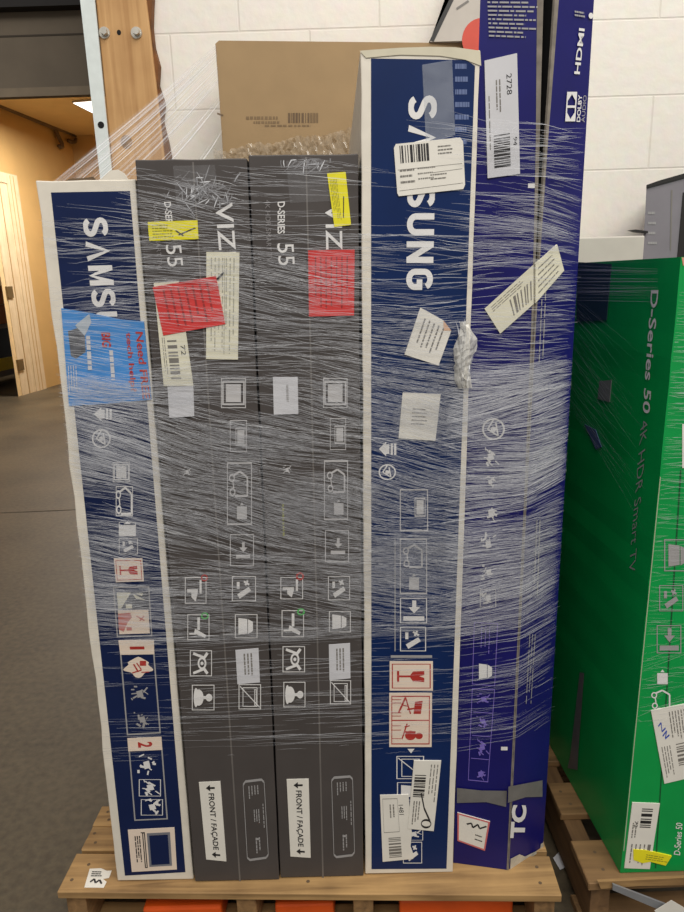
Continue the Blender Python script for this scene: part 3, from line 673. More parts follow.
root, F = charcoal((-0.3305, 1.1475, 0.0030, -0.0005, -0.0171, 0.1735, 1.381), 'charcoal television carton with a tilted red sticker beside a long cream label', 0, dict(
    seam=((193, 162), (240, 881)), brand=((215, 203), (221.5, 282), (232.5, 202.3)), series=((164, 202), (167, 234), (171, 201.7)), kind=((153, 203), (158, 268), (157.5, 203)),
    size=((165.5, 245), (168, 267), (181, 244)),
    icons=[(221, 378, 246, 408, 'screen', True), (230, 420, 247, 452, 'frame', True), (235, 425, 247, 448, 'screen', False), (229, 470, 249, 498, 'strap', False), (237, 503, 247, 519, 'block', False), (227, 462, 252, 525, 'frame', True), (234, 540, 252, 560, 'bar', False), (230, 534, 254, 566, 'frame', True),
           (182, 466, 192, 478, 'sketch', False),
           (185, 577, 206.5, 603.5, 'hand', True), (232, 576, 256, 601, 'wrench', True), (187.5, 614, 209.5, 640, 'hand_up', True), (235, 614, 257.5, 638, 'box', True), (190, 650, 212, 676, 'tools', True), (192, 684.5, 214.5, 710, 'person', True), (238.7, 684, 261, 709, 'no', True)],
    dots=[(201, 574, 208, 581, M_redink), (201, 612, 209, 619, M_grn)], white=[[(235.5, 650), (258.5, 648), (260, 682), (237.5, 684)]],
    front=[(199, 782), (220.4, 781), (226.5, 861), (206.3, 859)], spec=[(243, 781.5), (264, 779), (268.5, 857), (247.5, 860)]), 21)
o, f, L = sticker(F, root, [(206.5, 252), (239.5, 252.5), (238, 359.5), (206.3, 359)], M_paperc, 3, 'shipping_label', label='long cream label')
put('small_print', F, f, DASH(0.1, 0.05, 0.9, 0.97, 7, True, 12, 0.28, (0.03, 0.15)) + [R(0.55, 0.05, 0.57, 0.95)], mat('olive_grey_ink', (164, 162, 146), 0.6), o, L)
o, f, L = sticker(F, root, [(154, 283), (179, 281), (193.5, 385.5), (164, 386)], M_paperc, 4, 'shipping_label', label='cream barcode label')
put('barcode', F, f, BARS(0.28, 0.55, 0.62, 0.93, 24), M_inkg, o, L)
put('small_print', F, f, DASH(0.08, 0.52, 0.22, 0.95, 2, True, 3, 0.3), M_inkg, o, L)
textq('label_lettering', '72', F, f, 0.74, 0.6, 0.74, 0.7, 0.9, 0.6, M_ink, o, L)
sticker(F, root, [(167.7, 386.5), (193.5, 386), (194.4, 416), (169.5, 417.5)], M_paperg, 4, 'blank_label')
redst(F, root, [(153, 287), (216.3, 276), (225.4, 324), (163.7, 335.4)])
put('pen_mark', F, quad(F, [(216, 270), (226, 270), (226, 282), (216, 282)]), [LN((0.1, 0.8), (0.8, 0.2), 0.16)], M_ink, root, 7)
yellow(F, root, [(148, 222), (197.6, 220.3), (198.7, 239.1), (149.6, 241)], False)

root, F = charcoal((-0.1545, 1.1500, 0.0032, -0.0007, -0.0170, 0.1715, 1.383), 'charcoal television carton with an upright red sticker against the tall navy carton', 1, dict(
    seam=((306, 157), (323, 878)), brand=((325, 203), (326.5, 281), (342, 203)), series=((277.5, 202), (277.5, 234), (285, 201.5)), kind=((265, 200), (267, 262), (270, 200)),
    size=((277, 243.5), (278.5, 265.5), (293.5, 243)),
    icons=[(323, 378, 347.5, 408, 'screen', True), (330, 418, 346, 450, 'frame', True), (334, 423, 345.5, 446, 'screen', False), (327, 468, 346, 494, 'strap', False), (334, 500, 343.5, 514.5, 'block', False), (324, 460, 348, 520, 'frame', True), (328.5, 536, 347, 556, 'bar', False), (325, 530, 349, 562, 'frame', True),
           (282, 464, 292, 476, 'sketch', False),
           (280.5, 577, 303, 599, 'hand', True), (328, 576, 350, 600, 'wrench', True), (281.7, 610, 304, 637, 'hand_up', True), (329, 611, 350.7, 632, 'box', True), (282.6, 646, 305, 672, 'tools', True), (283.5, 681.6, 305.4, 707, 'person', True), (330, 680, 351, 704, 'no', True)],
    dots=[(296, 572, 304, 580, M_redink), (297, 608, 305, 615, M_grn)], white=[[(328.8, 644.5), (350, 643), (350.5, 678), (329.5, 680)]],
    front=[(286.7, 779), (308.7, 778.5), (310.7, 857.4), (290.5, 856)], spec=[(331.5, 777.5), (352.5, 776), (354.6, 854.5), (334, 857)]), 31)
redst(F, root, [(308.2, 250.5), (354.6, 249.5), (354, 315.4), (309, 316.5)])
yellow(F, root, [(327, 173.4), (345.6, 172), (351, 225), (334.4, 227)], True)
o, f, L = sticker(F, root, [(273, 377), (297.7, 377), (298.4, 413.7), (273.9, 414.4)], M_paperg, 4, 'blank_label')
put('small_print', F, f, DASH(0.5, 0.2, 0.65, 0.8, 1, True, 3, 0.6), M_prtg, o, L)

put('yellow_trace', F, quad(F, [(282, 504), (284, 504), (285, 545), (283, 545)]), DASH(0, 0, 1, 1, 1, True, 3, 0.9, (0.03, 0.1)), mat('olive_trace', (150, 150, 60), 0.6), root, 2)

# ---- tall navy carton
root, F, body = carton('television_carton', 'tallest white-edged navy television carton with white shipping labels on its front', NAVY_GRP,
                       (0.0206, 1.1523, 0.0030, 0.0019, -0.0171, 0.1812, 1.522), 0.82, M_white, 0.001, 0.0014, 41)
decal('printed_panel', F, [[F.uv(p) for p in ((371, 58.5), (466, 60), (475, 66), (446.5, 868.5), (371.5, 869))]], M_navy2, root, 1)['label'] = 'navy printed panel'
stroke_text('brand_lettering', 'SAMSUNG', F, (408.5, 95.6), (406, 290), (437, 95.6), M_prt, root, 2)
decal('clear_tape', F, [[F.uv(p) for p in ((422, 65), (452, 60), (455, 135), (426, 146))]], M_clear, root, 3)
put('tape_print', F, rectq(F, 455, 60, 470, 148), DASH(0, 0, 1, 1, 7, False, 3, 0.4), mat('tape_print', (92, 108, 150), 0.5), root, 1.6)
o, f, L = sticker(F, root, [(393.5, 144), (462.6, 137.5), (465, 189), (397.4, 196.5)], M_paper, 5, 'shipping_label', [(0.0, 0.08), (0.03, 0.01), (0.96, 0), (1, 0.08), (1, 0.92), (0.97, 1), (0.02, 1), (0, 0.94)], 'white label with barcode')
put('barcode', F, f, BARS(0.08, 0.05, 0.5, 0.38, 34, False), M_ink, o, L)
put('small_print', F, f, [LN((0.03, 0.5), (0.97, 0.5), 0.008), LN((0.52, 0.62), (0.97, 0.6), 0.008), LN((0.03, 0.9), (0.97, 0.88), 0.008)] + DASH(0.63, 0.1, 0.88, 0.3, 3, False, 3, 0.4) + DASH(0.06, 0.46, 0.3, 0.8, 3, False, 5, 0.35) + DASH(0.32, 0.46, 0.6, 0.76, 3, False, 6, 0.25, (0.05, 0.1)) + DASH(0.5, 0.62, 0.8, 0.78, 2, False, 7, 0.3), M_inkg, o, L)
o, f, L = sticker(F, root, [(420.2, 307.4), (452.8, 325.6), (438.4, 365.3), (404.4, 354.4)], M_paper, 5, 'sticker', [(0, 0), (0.7, 0.0), (1, 0.12), (1, 1), (0, 1)], 'tilted white sticker')
put('small_print', F, f, DASH(0.15, 0.15, 0.85, 0.85, 5, True, 8, 0.3), M_inkg, o, L)
put('folded_corner', F, f, [[(0.7, 0.0), (1.0, 0.12), (0.8, 0.2)]], mat('folded_paper', (222, 176, 140), 0.6), o, L)
o, f, L = sticker(F, root, [(402.6, 392.3), (440.5, 394), (435.3, 440.4), (398.4, 438)], M_paper, 5, 'sticker', None, 'square white sticker')
put('small_print', F, f, DASH(0.3, 0.3, 0.75, 0.7, 5, False, 8, 0.3), M_inkg, o, L)
icon(F, root, 'upright_arrow', 378.8, 441.4, 396.3, 456.5, 'house', False, M_prt)
icon(F, root, 'recycling_mark', 378.5, 464, 396, 480, 'recycle', False, M_prt)
for (a, b, c, d, k, fr) in ((399.8, 489, 428, 531, 'frame', True), (414, 495, 426, 519, 'screen', False), (402.8, 543.5, 423.5, 569, 'strap', False), (409, 574, 419, 589.4, 'block', False), (399.8, 538, 427, 594, 'frame', True), (400, 597.7, 427, 623, 'bar', True), (400, 626.7, 426, 651, 'wrench', True), (396.4, 755.7, 424, 778.7, 'no', True), (397, 782, 424, 800, 'box', True), (403, 828, 423, 840, 'sketch', True), (403, 841.5, 422, 863, 'wrench', True)):
    icon(F, root, 'care_icon', a, b, c, d, k, fr, M_prt if b > 590 else M_mid)
put('divider_line', F, rectq(F, 390.7, 655, 432, 657.6), [R(0, 0, 1, 1)], M_prtg, root, 2)
put('divider_line', F, rectq(F, 394.5, 538, 395.5, 651), [R(0, 0, 1, 1)], M_prtg, root, 2)
fragile(F, root, [(389.6, 661), (432.8, 661), (432.8, 690.3), (389.6, 690.3)])
o, f, L = sticker(F, root, [(389.2, 692.6), (432, 692.6), (431.5, 746.6), (389.2, 746.6)], M_cream, 2, 'fragile_panel')
put('panel_border', F, f, FR(0.05, 0.05, 0.95, 0.95, 0.02) + [R(0.05, 0.49, 0.95, 0.51)], M_redink, o, L)
put('care_symbols', F, f, [LN((0.22, 0.36), (0.38, 0.08), 0.04), LN((0.38, 0.08), (0.5, 0.38), 0.03), LN((0.3, 0.22), (0.45, 0.24), 0.02), [(0.6, 0.16), (0.78, 0.14), (0.74, 0.38), (0.57, 0.38)], LN((0.42, 0.3), (0.58, 0.28), 0.03)]
    + [LN((0.07, b), (0.28, b), 0.012) for b in (0.12, 0.18, 0.36, 0.42, 0.6, 0.68, 0.84)] + [LN((0.3, 0.85), (0.42, 0.56), 0.03), LN((0.36, 0.62), (0.48, 0.6), 0.02), DC(0.5, 0.78, 0.13, 0.09), DC(0.7, 0.79, 0.09, 0.06), R(0.36, 0.7, 0.62, 0.73)], M_redink, o, L)
put('pointer', F, rectq(F, 407.4, 748.5, 414.5, 753), [[(0, 0), (1, 0), (0.5, 1)]], M_prt, root, 2)
o, f, L = sticker(F, root, [(380, 794.5), (408.4, 793.8), (414, 858), (382.6, 861)], M_paper, 4, 'shipping_label', [(0, 0), (1, 0), (1, 0.6), (0.92, 0.8), (1, 0.95), (0.97, 1), (0, 1)], 'lower white barcode label')
put('barcode', F, f, BARS(0.22, 0.64, 0.62, 0.96, 26), M_inkg, o, L)
put('small_print', F, f, DASH(0.28, 0.14, 0.5, 0.4, 2, True, 4, 0.4) + FR(0.08, 0.05, 0.6, 0.56, 0.008), M_inkg, o, L)
textq('label_lettering', '1481', F, f, 0.62, 0.15, 0.63, 0.3, 0.78, 0.15, M_ink, o, L)
o, f, L = sticker(F, root, [(413.8, 759.7), (441, 760), (433.5, 830), (407.6, 827.6)], M_paper, 6, 'shipping_label', None, 'upper white barcode label with a pen mark')
put('barcode', F, f, BARS(0.08, 0.2, 0.5, 0.52, 28), M_ink, o, L)
put('small_print', F, f, DASH(0.6, 0.05, 0.95, 0.6, 3, True, 4, 0.3) + DASH(0.1, 0.58, 0.4, 0.95, 3, True, 6, 0.4), M_inkg, o, L)
put('pen_mark', F, f, PL([(0.38, 0.46), (0.55, 0.68), (0.82, 0.86)], 0.04) + RG(0.68, 0.9, 0.2, 0.07, 0.03), M_ink, o, L)
# frayed top edge of that carton
tp = [F.uv(p) for p in ((359.5, 51), (372, 50), (400, 48), (430, 47), (455, 47.5), (480, 51), (481, 66), (465, 60), (440, 56), (400, 55), (366, 58))]
decal('frayed_tape', F, [tp], mat('yellowed_tape', (208, 201, 178), 0.4), root, 3)

# ---- ultramarine carton on the right: a bent-corner carton whose corner seam has split open at the top
zT = PT + 1.66
def zshift(x, y, k): return lambda z: Vector((x + k * (z - PT), y, z))
cA, cC, cD, cE = zshift(0.2065, 1.1766, 0.0155), zshift(0.4055, 1.2115, 0.0066), zshift(0.48, 1.95, 0.004), zshift(0.37, 1.95, 0.015)
corner = zshift(0.3160, 1.1540, 0.0088)
root = thing('television_carton', 'tall ultramarine television carton with a split front corner seam, beside the green carton', 'box', (0.3, 1.2, PT))
lv = [PT + 0.0008, PT + 0.3, PT + 0.8, PT + 1.1, PT + 1.25, PT + 1.4, PT + 1.5, zT]
gap = [0, 0, 0, 0.0015, 0.004, 0.008, 0.012, 0.018]
bm = bmesh.new(); ring = []
for z, g in zip(lv, gap):
    c0 = corner(z)
    dl = (cA(z) - c0).normalized(); dr_ = (cC(z) - c0).normalized()
    b1 = c0 + dl * (0.0006 + g * 0.55); b2 = c0 + dr_ * (0.0006 + g * 0.7)
    inn = c0 + Vector((0.002, 0.002 + 3.0 * g, 0))
    ring.append([bm.verts.new(v) for v in (cA(z), b1, inn, b2, cC(z), cD(z), cE(z))])
for i in range(len(lv) - 1):
    for k in range(7):
        bm.faces.new((ring[i][k], ring[i][(k + 1) % 7], ring[i + 1][(k + 1) % 7], ring[i + 1][k]))
bm.faces.new(ring[0][::-1]); bm.faces.new(ring[-1])
body = bm_obj('carton_body', bm, M_blue, root)
body.data.materials.append(M_dark)
for pl in body.data.polygons:
    c = pl.center + Vector((0.3, 1.2, PT))
    if 1.15 < c.y < 1.22 and c.z > PT + 1.0 and abs(pl.normal.z) < 0.5 and abs(pl.normal.x) > 0.75 and c.x < corner(c.z).x + 0.03: pl.material_index = 1
def lip(name, sgn, m):
    vsl, fl = [], []
    for z, g in zip(lv, gap):
        c0 = corner(z); d = ((cA(z) if sgn < 0 else cC(z)) - c0).normalized()
        n = Vector((-d.y, d.x, 0)); n = n if n.y < 0 else -n
        a = c0 + d * (0.0004 + g * (0.55 if sgn < 0 else 0.7)); wdt = 0.0022 + g * 0.45
        vsl += [a + n * 0.0006, a + d * wdt + n * 0.0006, a - d * 0.0003 - n * 0.003]
    for i in range(len(lv) - 1): fl += [(3 * i, 3 * i + 1, 3 * i + 4, 3 * i + 3), (3 * i + 2, 3 * i, 3 * i + 3, 3 * i + 5)]
    return link_mesh(name, vsl, fl, m, root)
lip('torn_edge', -1, M_edge)['label'] = 'grey torn board edge'; lip('torn_edge', 1, M_edge)['label'] = 'grey torn board edge'
zm = PT
FA = Face(cA(zm), corner(zm) - cA(zm), corner(zT) - corner(zm) + (cA(zT) - cA(zm)))
FA.B = cA(zm)
FB = Face(corner(zm), cC(zm) - corner(zm), (corner(zT) - corner(zm)) + (cC(zT) - cC(zm)))
put('fine_print', FA, quad(FA, [(487, -8), (540, -8), (536, 40), (489, 38)]), DASH(0, 0, 1, 1, 11, False, 3, 0.4, (0.05, 0.2)), M_prtg, root, 3)
o, f, L = sticker(FA, root, [(484.5, 61), (517, 53.5), (520, 174), (487.6, 178.4)], M_paperg, 4, 'shipping_label', None, 'tall white barcode label')
put('barcode', FA, f, BARS(0.22, 0.64, 0.72, 0.93, 30), M_ink, o, L)
put('small_print', FA, f, DASH(0.3, 0.18, 0.5, 0.5, 2, True, 3, 0.4) + DASH(0.08, 0.3, 0.14, 0.9, 1, True, 4, 0.5), M_inkg, o, L)
textq('label_lettering', '2728', FA, f, 0.66, 0.15, 0.66, 0.32, 0.82, 0.15, M_ink, o, L)
textq('label_lettering', '94', FA, f, 0.82, 0.68, 0.82, 0.75, 0.94, 0.68, M_ink, o, L)
o, f, L = sticker(FA, root, [(484.5, 308.6), (533.5, 264.5), (533.5, 304), (500.2, 333.5)], M_paperc, 5, 'folded_label', None, 'cream label folded round the corner')
put('barcode', FA, f, BARS(0.45, 0.35, 0.95, 0.85, 18, False), M_inkg, o, L)
put('small_print', FA, f, DASH(0.1, 0.08, 0.9, 0.3, 3, False, 3, 0.3), M_inkg, o, L)
o2, f, L = sticker(FB, root, [(534.5, 263.5), (556, 244.5), (563, 270.5), (534.5, 303)], M_paperc, 5, 'folded_label', None, 'cream label folded round the corner')
put('small_print', FB, f, DASH(0.1, 0.1, 0.9, 0.9, 5, False, 3, 0.25), M_inkg, o2, L)
for i, (a, b, c, d) in enumerate(((482, 418, 505, 440), (481, 447, 500, 467), (483, 476, 497, 488), (482, 502, 499, 525), (479, 534, 497, 555), (480, 564, 497, 581), (480, 589, 496, 607))):
    icon(FA, root, 'care_icon', a, b, c, d, 'recycle' if i == 0 else 'sketch', i > 5, M_prt, 2, i + 3)
icon(FA, root, 'care_icon', 476, 660, 496, 682, 'box', False, M_prt)
put('panel_lines', FA, quad(FA, [(474, 622), (498, 623), (495, 686), (472, 684)]), FR(0, 0, 1, 1, 0.03, 0.012) + DASH(0.25, 0.05, 0.75, 0.5, 3, True, 4, 0.2), M_purp, root, 2)
put('panel_lines', FA, quad(FA, [(472, 688), (495, 689), (488, 782), (468, 780)]), FR(0, 0, 1, 1, 0.03, 0.01) + [LN((0.1, b), (0.95, b), 0.008) for b in (0.25, 0.5, 0.75)], M_purp, root, 2)
for (a, b, c, d, s) in ((475, 692, 492, 706, 1), (475, 715, 491, 728, 2), (474, 738, 490, 756, 4), (473, 766, 487, 782, 6)):
    icon(FA, root, 'care_icon', a, b, c, d, 'sketch', False, M_purp, 2.4, s)
put('print_mark', FA, rectq(FA, 528, 183.5, 536, 188), [R(0, 0, 1, 1)], M_prt, root, 2)
put('print_mark', FA, rectq(FA, 501, 746.5, 507.5, 750), [R(0, 0, 1, 1)], M_prt, root, 2)
o, f, L = sticker(FA, root, [(457.5, 812), (490, 821), (485, 850), (457.5, 840)], M_paper, 4, 'sticker', None, 'white sticker with pink border')
put('sticker_border', FA, f, FR(0, 0, 1, 1, 0.05), mat('pink_border', (206, 110, 110), 0.5), o, L)
put('handwriting', FA, f, PL([(0.3, 0.3), (0.45, 0.22), (0.5, 0.36), (0.65, 0.2), (0.72, 0.32), (0.92, 0.18)], 0.05) + DASH(0.6, 0.5, 0.9, 0.8, 2, False, 3, 0.25), M_ink, o, L)
put('grey_tape', FA, quad(FA, [(457, 787), (507, 789), (506, 806), (457, 802)]), [[(0, 0), (0.5, 0.1), (1, 0.05), (1, 1), (0.6, 0.8), (0, 1)]], M_tape, root, 6)
put('grey_tape', FB, quad(FB, [(507.5, 785), (541.5, 779.5), (541.5, 796), (507, 802)]), [[(0, 0.05), (1, 0), (1, 1), (0.5, 0.85), (0, 1)]], M_tape, root, 6)
text('brand_lettering', 'TC', FB, (523.4, 837), (525.8, 804.5), (508.8, 837), M_prt, root, 7, 0.045)
text('connector_lettering', 'HDMI', FB, (579, 74.5), (584, 29), (573.5, 74), M_prt, root, 3, 0.02)
f = quad(FB, [(566.5, 92), (576.5, 92), (574.5, 121.5), (564.5, 121.5)])
put('audio_logo', FB, f, [[(0, 0), (1, 0), (1, 0.08), (0, 0.08)], R(0, 0.46, 1, 0.54), R(0, 0.92, 1, 1), R(0, 0.08, 0.12, 0.46), R(0, 0.54, 0.12, 0.92), R(0.88, 0.08, 1, 0.46), R(0.88, 0.54, 1, 0.92),
    [(0.12, 0.08), (0.5, 0.08), (0.12, 0.3)], [(0.88, 0.08), (0.5, 0.08), (0.88, 0.3)], [(0.12, 0.92), (0.5, 0.92), (0.12, 0.7)], [(0.88, 0.92), (0.5, 0.92), (0.88, 0.7)]], M_prt, root, 3)
text('audio_lettering', 'DOLBY', FB, (579.5, 122), (581.5, 95), (575.8, 122), M_prt, root, 3, 0.02)
text('audio_lettering', 'AUDIO', FB, (584, 122.5), (586, 95.5), (580.6, 122.5), M_prtg, root, 3)
put('round_mark', FB, rectq(FB, 588, 13, 592.5, 19), [DC(0.5, 0.5, 0.5)], M_prt, root, 3)
put('fine_print', FB, quad(FB, [(574, 10), (586, 12), (586, 19), (574, 17)]), DASH(0, 0, 1, 1, 2, False, 3, 0.5), M_prtg, root, 3)
put('fine_print', FB, quad(FB, [(535, 520), (541, 520), (538, 608), (531, 608)]), DASH(0, 0, 1, 1, 2, True, 3, 0.3), M_prtg, root, 3)
put('fine_print', FB, quad(FB, [(528, 634), (536, 634), (531, 712), (524, 712)]), DASH(0, 0, 1, 1, 3, True, 5, 0.25), M_prtg, root, 3)
put('fine_print', FB, quad(FB, [(540, 290), (547, 285), (543, 380), (536, 380)]), DASH(0, 0, 1, 1, 2, True, 7, 0.25), M_prtg, root, 3)
put('torn_bottom', FB, [FB.uv(p) for p in ((509, 868), (512, 858), (522, 855), (530, 857), (541, 849), (541.5, 843), (543, 843), (543, 849))] and quad(FB, [(508, 852), (543, 842), (543, 849), (509, 872)]),
    [[(0.02, 0.95), (0.05, 0.35), (0.3, 0.3), (0.45, 0.62), (0.9, 0.7), (0.92, 0.1), (1, 0), (1, 1)]], mat('torn_board', (186, 178, 162), 0.8, 0.2, 60), root, 3)

# ---- green carton
gy = 0.045
gX, gD = Vector((math.cos(-0.0), math.sin(-0.0), 0)), Vector((-0.06, 1, 0)).normalized()
gB = at((620, 873.5), 2, PT); gB.z = PT + 0.002; gT = at((681, 257), 1, gB.y); gk = (gT.x - gB.x) / (gT.z - gB.z)
root = thing('television_carton', 'bright green television carton standing on the darker pallet', 'box', (0.56, 1.2, PT))
gU = Vector((gk, 0, 1)).normalized()
H50 = gT.z - gB.z
poly = [gB, gB + gX * 0.17, gB + gX * 0.17 + gU * H50, gB + gU * H50]
poly = [poly[0], poly[1], poly[2], poly[3]] + jag(poly[3], poly[0], 30, 0.0012, Vector((-1, 0, 0)), 77)
body = prism('carton_body', poly, gD * 0.76, M_green, root)
GF = Face(gB, gX, gU); GS = Face(gB - Vector((0.0004, 0, 0)), gD, gU)
put('worn_edge', GF, [GF.uv(p) for p in ((0, 0),)] and quad(GF, [(680.8, 262), (682, 262), (622.3, 870), (621.2, 870)]), [R(0, 0.3, 0.8, 0.96)], mat('worn_board', (170, 178, 150), 0.8), root, 2)
put('top_edge', GF, quad(GF, [(681.5, 257.5), (700, 257.5), (700, 265), (681, 266)]), [[(0, 0), (1, 0), (1, 0.6), (0.35, 0.55), (0.1, 1)]], mat('pink_worn_board', (206, 150, 126), 0.8), root, 2)
text('series_lettering', 'D-Series 50', GS, (651.5, 290), (643, 412), (659, 290), M_prt, root, 2, 0.015)
text('series_lettering', '4K HDR Smart TV', GS, (641.5, 423), (629, 573), (648.5, 417), M_prtg, root, 2, -0.008)
for (pts, m, nm, lb) in (([(578, 262), (612, 264), (607, 320), (577, 322)], mat('smoky_blue_paper', (34, 62, 70), 0.5), 'sticker', 'dark blue sticker'),
                     ([(600, 381), (612, 380), (610, 402), (598, 399)], mat('dull_paper', (116, 120, 116), 0.6), 'sticker', 'dull grey sticker'),
                     ([(585, 424), (596, 430), (602, 447), (596, 449)], mat('dull_blue_paper', (70, 90, 130), 0.6), 'sticker', 'dull blue sticker')):
    sticker(GS, root, pts, m, 2, nm, None, lb)
put('grey_tape', GS, quad(GS, [(580, 672), (585, 668), (578, 770), (568, 768)]), [[(0, 0), (1, 0.05), (0.95, 0.8), (1, 1), (0, 1.0), (0.1, 0.85)]], M_tape, root, 2)
fs_ = []
icon(GF, root, 'care_icon', 664, 539, 692, 571, 'box', True, M_prtg)
icon(GF, root, 'care_icon', 659, 585, 683, 611, 'wrench', True, M_prtg)
icon(GF, root, 'care_icon', 656.5, 625, 681, 653, 'bar', True, M_prtg)
icon(GF, root, 'care_icon', 657, 670, 667.5, 684, 'block', False, M_prt)
icon(GF, root, 'care_icon', 651, 689, 671, 710, 'strap', False, M_prt)
put('white_panel', GF, rectq(GF, 682, 424, 700, 468), [R(0, 0, 1, 1)], M_paper, root, 2)
put('seam', GF, quad(GF, [(680, 470), (681.5, 470), (656, 868), (654.8, 868)]), [R(0, 0, 1, 1)], mat('dark_green_seam', (6, 84, 42), 0.5), root, 1.2)
o, f, L = sticker(GF, root, [(632, 802), (659.6, 803), (649.5, 868.5), (624, 867.5)], M_paper, 3, 'shipping_label', None, 'white barcode label')
put('barcode', GF, f, BARS(0.38, 0.08, 0.78, 0.38, 20), M_ink, o, L)
put('small_print', GF, f, DASH(0.08, 0.3, 0.3, 0.6, 2, True, 4, 0.4) + DASH(0.1, 0.62, 0.9, 0.95, 5, True, 5, 0.3) + [R(0.78, 0.62, 0.9, 0.72)], M_inkg, o, L)
textq('label_lettering', '72', GF, f, 0.17, 0.27, 0.17, 0.37, 0.3, 0.27, M_ink, o, L)
o, f, L = sticker(GF, root, [(633, 847), (671.5, 854), (668, 865), (631, 860)], M_yellow, 5.5, 'sticker', [(0, 0.1), (0.3, 0.0), (1, 0.1), (0.92, 1), (0.5, 0.85), (0.3, 1.05), (0.05, 0.9)], 'yellow sticker')
put('small_print', GF, f, DASH(0.35, 0.25, 0.95, 0.75, 3, False, 4, 0.4), mat('olive_ink', (150, 146, 40), 0.6), o, L)
o, f, L = sticker(GF, root, [(650.6, 710), (686, 703), (694, 776), (664, 783)], M_paper, 4, 'shipping_label', None, 'white label with blue handwriting')
put('barcode', GF, f, BARS(0.55, 0.5, 0.95, 0.8, 22), M_inkg, o, L)
put('small_print', GF, f, DASH(0.45, 0.06, 0.95, 0.45, 6, True, 5, 0.35) + DASH(0.08, 0.5, 0.4, 0.95, 4, True, 6, 0.3), M_inkg, o, L)
put('handwriting', GF, f, PL([(0.12, 0.22), (0.22, 0.18), (0.2, 0.3), (0.32, 0.26)], 0.022) + PL([(0.2, 0.36), (0.34, 0.3), (0.26, 0.4), (0.4, 0.36)], 0.022), mat('blue_pen', (58, 84, 176), 0.5), o, L)
text('series_lettering', 'D-Series 50', GF, (680, 855), (682.5, 823), (673.5, 854), M_prt, root, 2, 0.01)

# ---- plain cartons behind
yb = 2.03
bA = at((215, 40.5), 1, yb); tzb = bA.z
root = thing('cardboard_carton', 'plain brown cardboard carton standing behind the charcoal cartons', 'box', (bA.x, yb, PT))
bX = Vector((math.cos(0.13), math.sin(0.13), 0)); bB = Vector((bA.x, yb, PT + 0.001))
BF = Face(bB, bX, (0, 0, 1))
pb = [bB, bB + bX * 0.74, bB + bX * 0.74 + Vector((0, 0, tzb - PT)), Vector((bA.x + 0.01, yb + 0.001, tzb)), Vector((bA.x, yb, tzb - 0.008))] 
pb += jag(pb[-1], pb[0], 14, 0.003, Vector((-1, 0, 0)), 5)
body = prism('carton_body', pb, Vector((-math.sin(0.13), math.cos(0.13), 0)) * 0.085, M_kraft, root)
put('barcode', BF, rectq(BF, 288, 113, 318, 123), BARS(0, 0, 1, 1, 40, False), M_kraft_d, root, 2)
put('small_print', BF, rectq(BF, 246, 115, 320, 127), DASH(0, 0, 0.55, 0.5, 1, False, 3, 0.5, (0.04, 0.1)) + DASH(0.1, 0.5, 0.55, 0.75, 1, False, 4, 0.8, (0.04, 0.1)) + DASH(0.25, 0.8, 0.95, 1.0, 1, False, 5, 0.8, (0.04, 0.1)), mat('faint_brown_ink', (122, 100, 72), 0.8), root, 2)
put('edge_notch', BF, quad(BF, [(217, 112), (224, 114), (223, 117), (217, 115)]), [[(0, 0.2), (1, 0.3), (0.9, 0.9), (0, 0.8)]], M_kraft_d, root, 2)
zs = bB.z + (tzb - PT)
# slanted white carton on top of it
wA = at((431.5, 52), 1, 2.10)
poly = [Vector((wA.x - 0.004, 2.100, tzb + 0.0012)), Vector((0.42, 2.100, tzb + 0.0012)), Vector((0.42, 2.100, tzb + 0.36)), Vector((wA.x + 0.196, 2.100, tzb + 0.36))]
root = thing('slanted_carton', 'grey-white slanted carton with red disc behind the tall cartons', 'box', (0.34, 2.13, tzb))
prism('carton_body', poly, (0, 0.06, 0), M_whiteg, root)
WF = Face(poly[0], (1, 0, 0), (0, 0, 1))
edge = (poly[3] - poly[0]); en = Vector((edge.z, 0, -edge.x)).normalized()
prism('dark_edge', [poly[0] - en * 0.008 + Vector((0.006, -0.001, 0)), poly[0] + Vector((0.010, -0.001, 0)), poly[3] + Vector((0.004, -0.001, 0)), poly[3] - en * 0.006 + Vector((0, -0.001, 0))], (0, 0.062, 0), M_black, root)['label'] = 'dark slanted edge'
put('red_disc', WF, quad(WF, [(462, 18), (502, 18), (502, 62), (462, 62)]), [DC(0.5, 0.5, 0.5, 0.5, 32)], mat('red_disc', (196, 66, 44), 0.5), root, 2)
put('panel_line', WF, quad(WF, [(456, 8), (468, 0), (469, 2), (457, 10)]), [R(0, 0, 1, 1)], M_inkg, root, 2)
# pale carton and lavender-grey carton behind the green one
x0, x1 = 0.50, at((641, 250), 1, 2.0).x
z1 = at((612, 236.5), 1, 1.98).z
root = thing('pale_carton', 'pale grey carton behind the green carton, left of the lavender-grey one', 'box', ((x0 + x1) / 2, 2.05, PT))
box('carton_body', x0, 1.98, PT + 0.001, x1, 2.16, z1, M_pale, root, 0.004)
box('top_tape', x0 + 0.01, 2.05, z1, x1 - 0.01, 2.09, z1 + 0.0006, M_paper, root)
a = at((645, 186), 1, 2.0); b = at((684, 175), 1, 2.0)
xg0 = a.x + 0.004
zg = a.z
root = thing('lavender_grey_carton', 'lavender-grey carton with black top rim behind the green carton', 'box', (xg0 + 0.15, 2.1, PT))
sl_ = (b.z - a.z) / (b.x - a.x)
pts = [Vector((xg0, 2.0, PT + 0.001)), Vector((xg0 + 0.3, 2.0, PT + 0.001)), Vector((xg0 + 0.3, 2.0, zg + sl_ * 0.3)), Vector((xg0, 2.0, zg))]
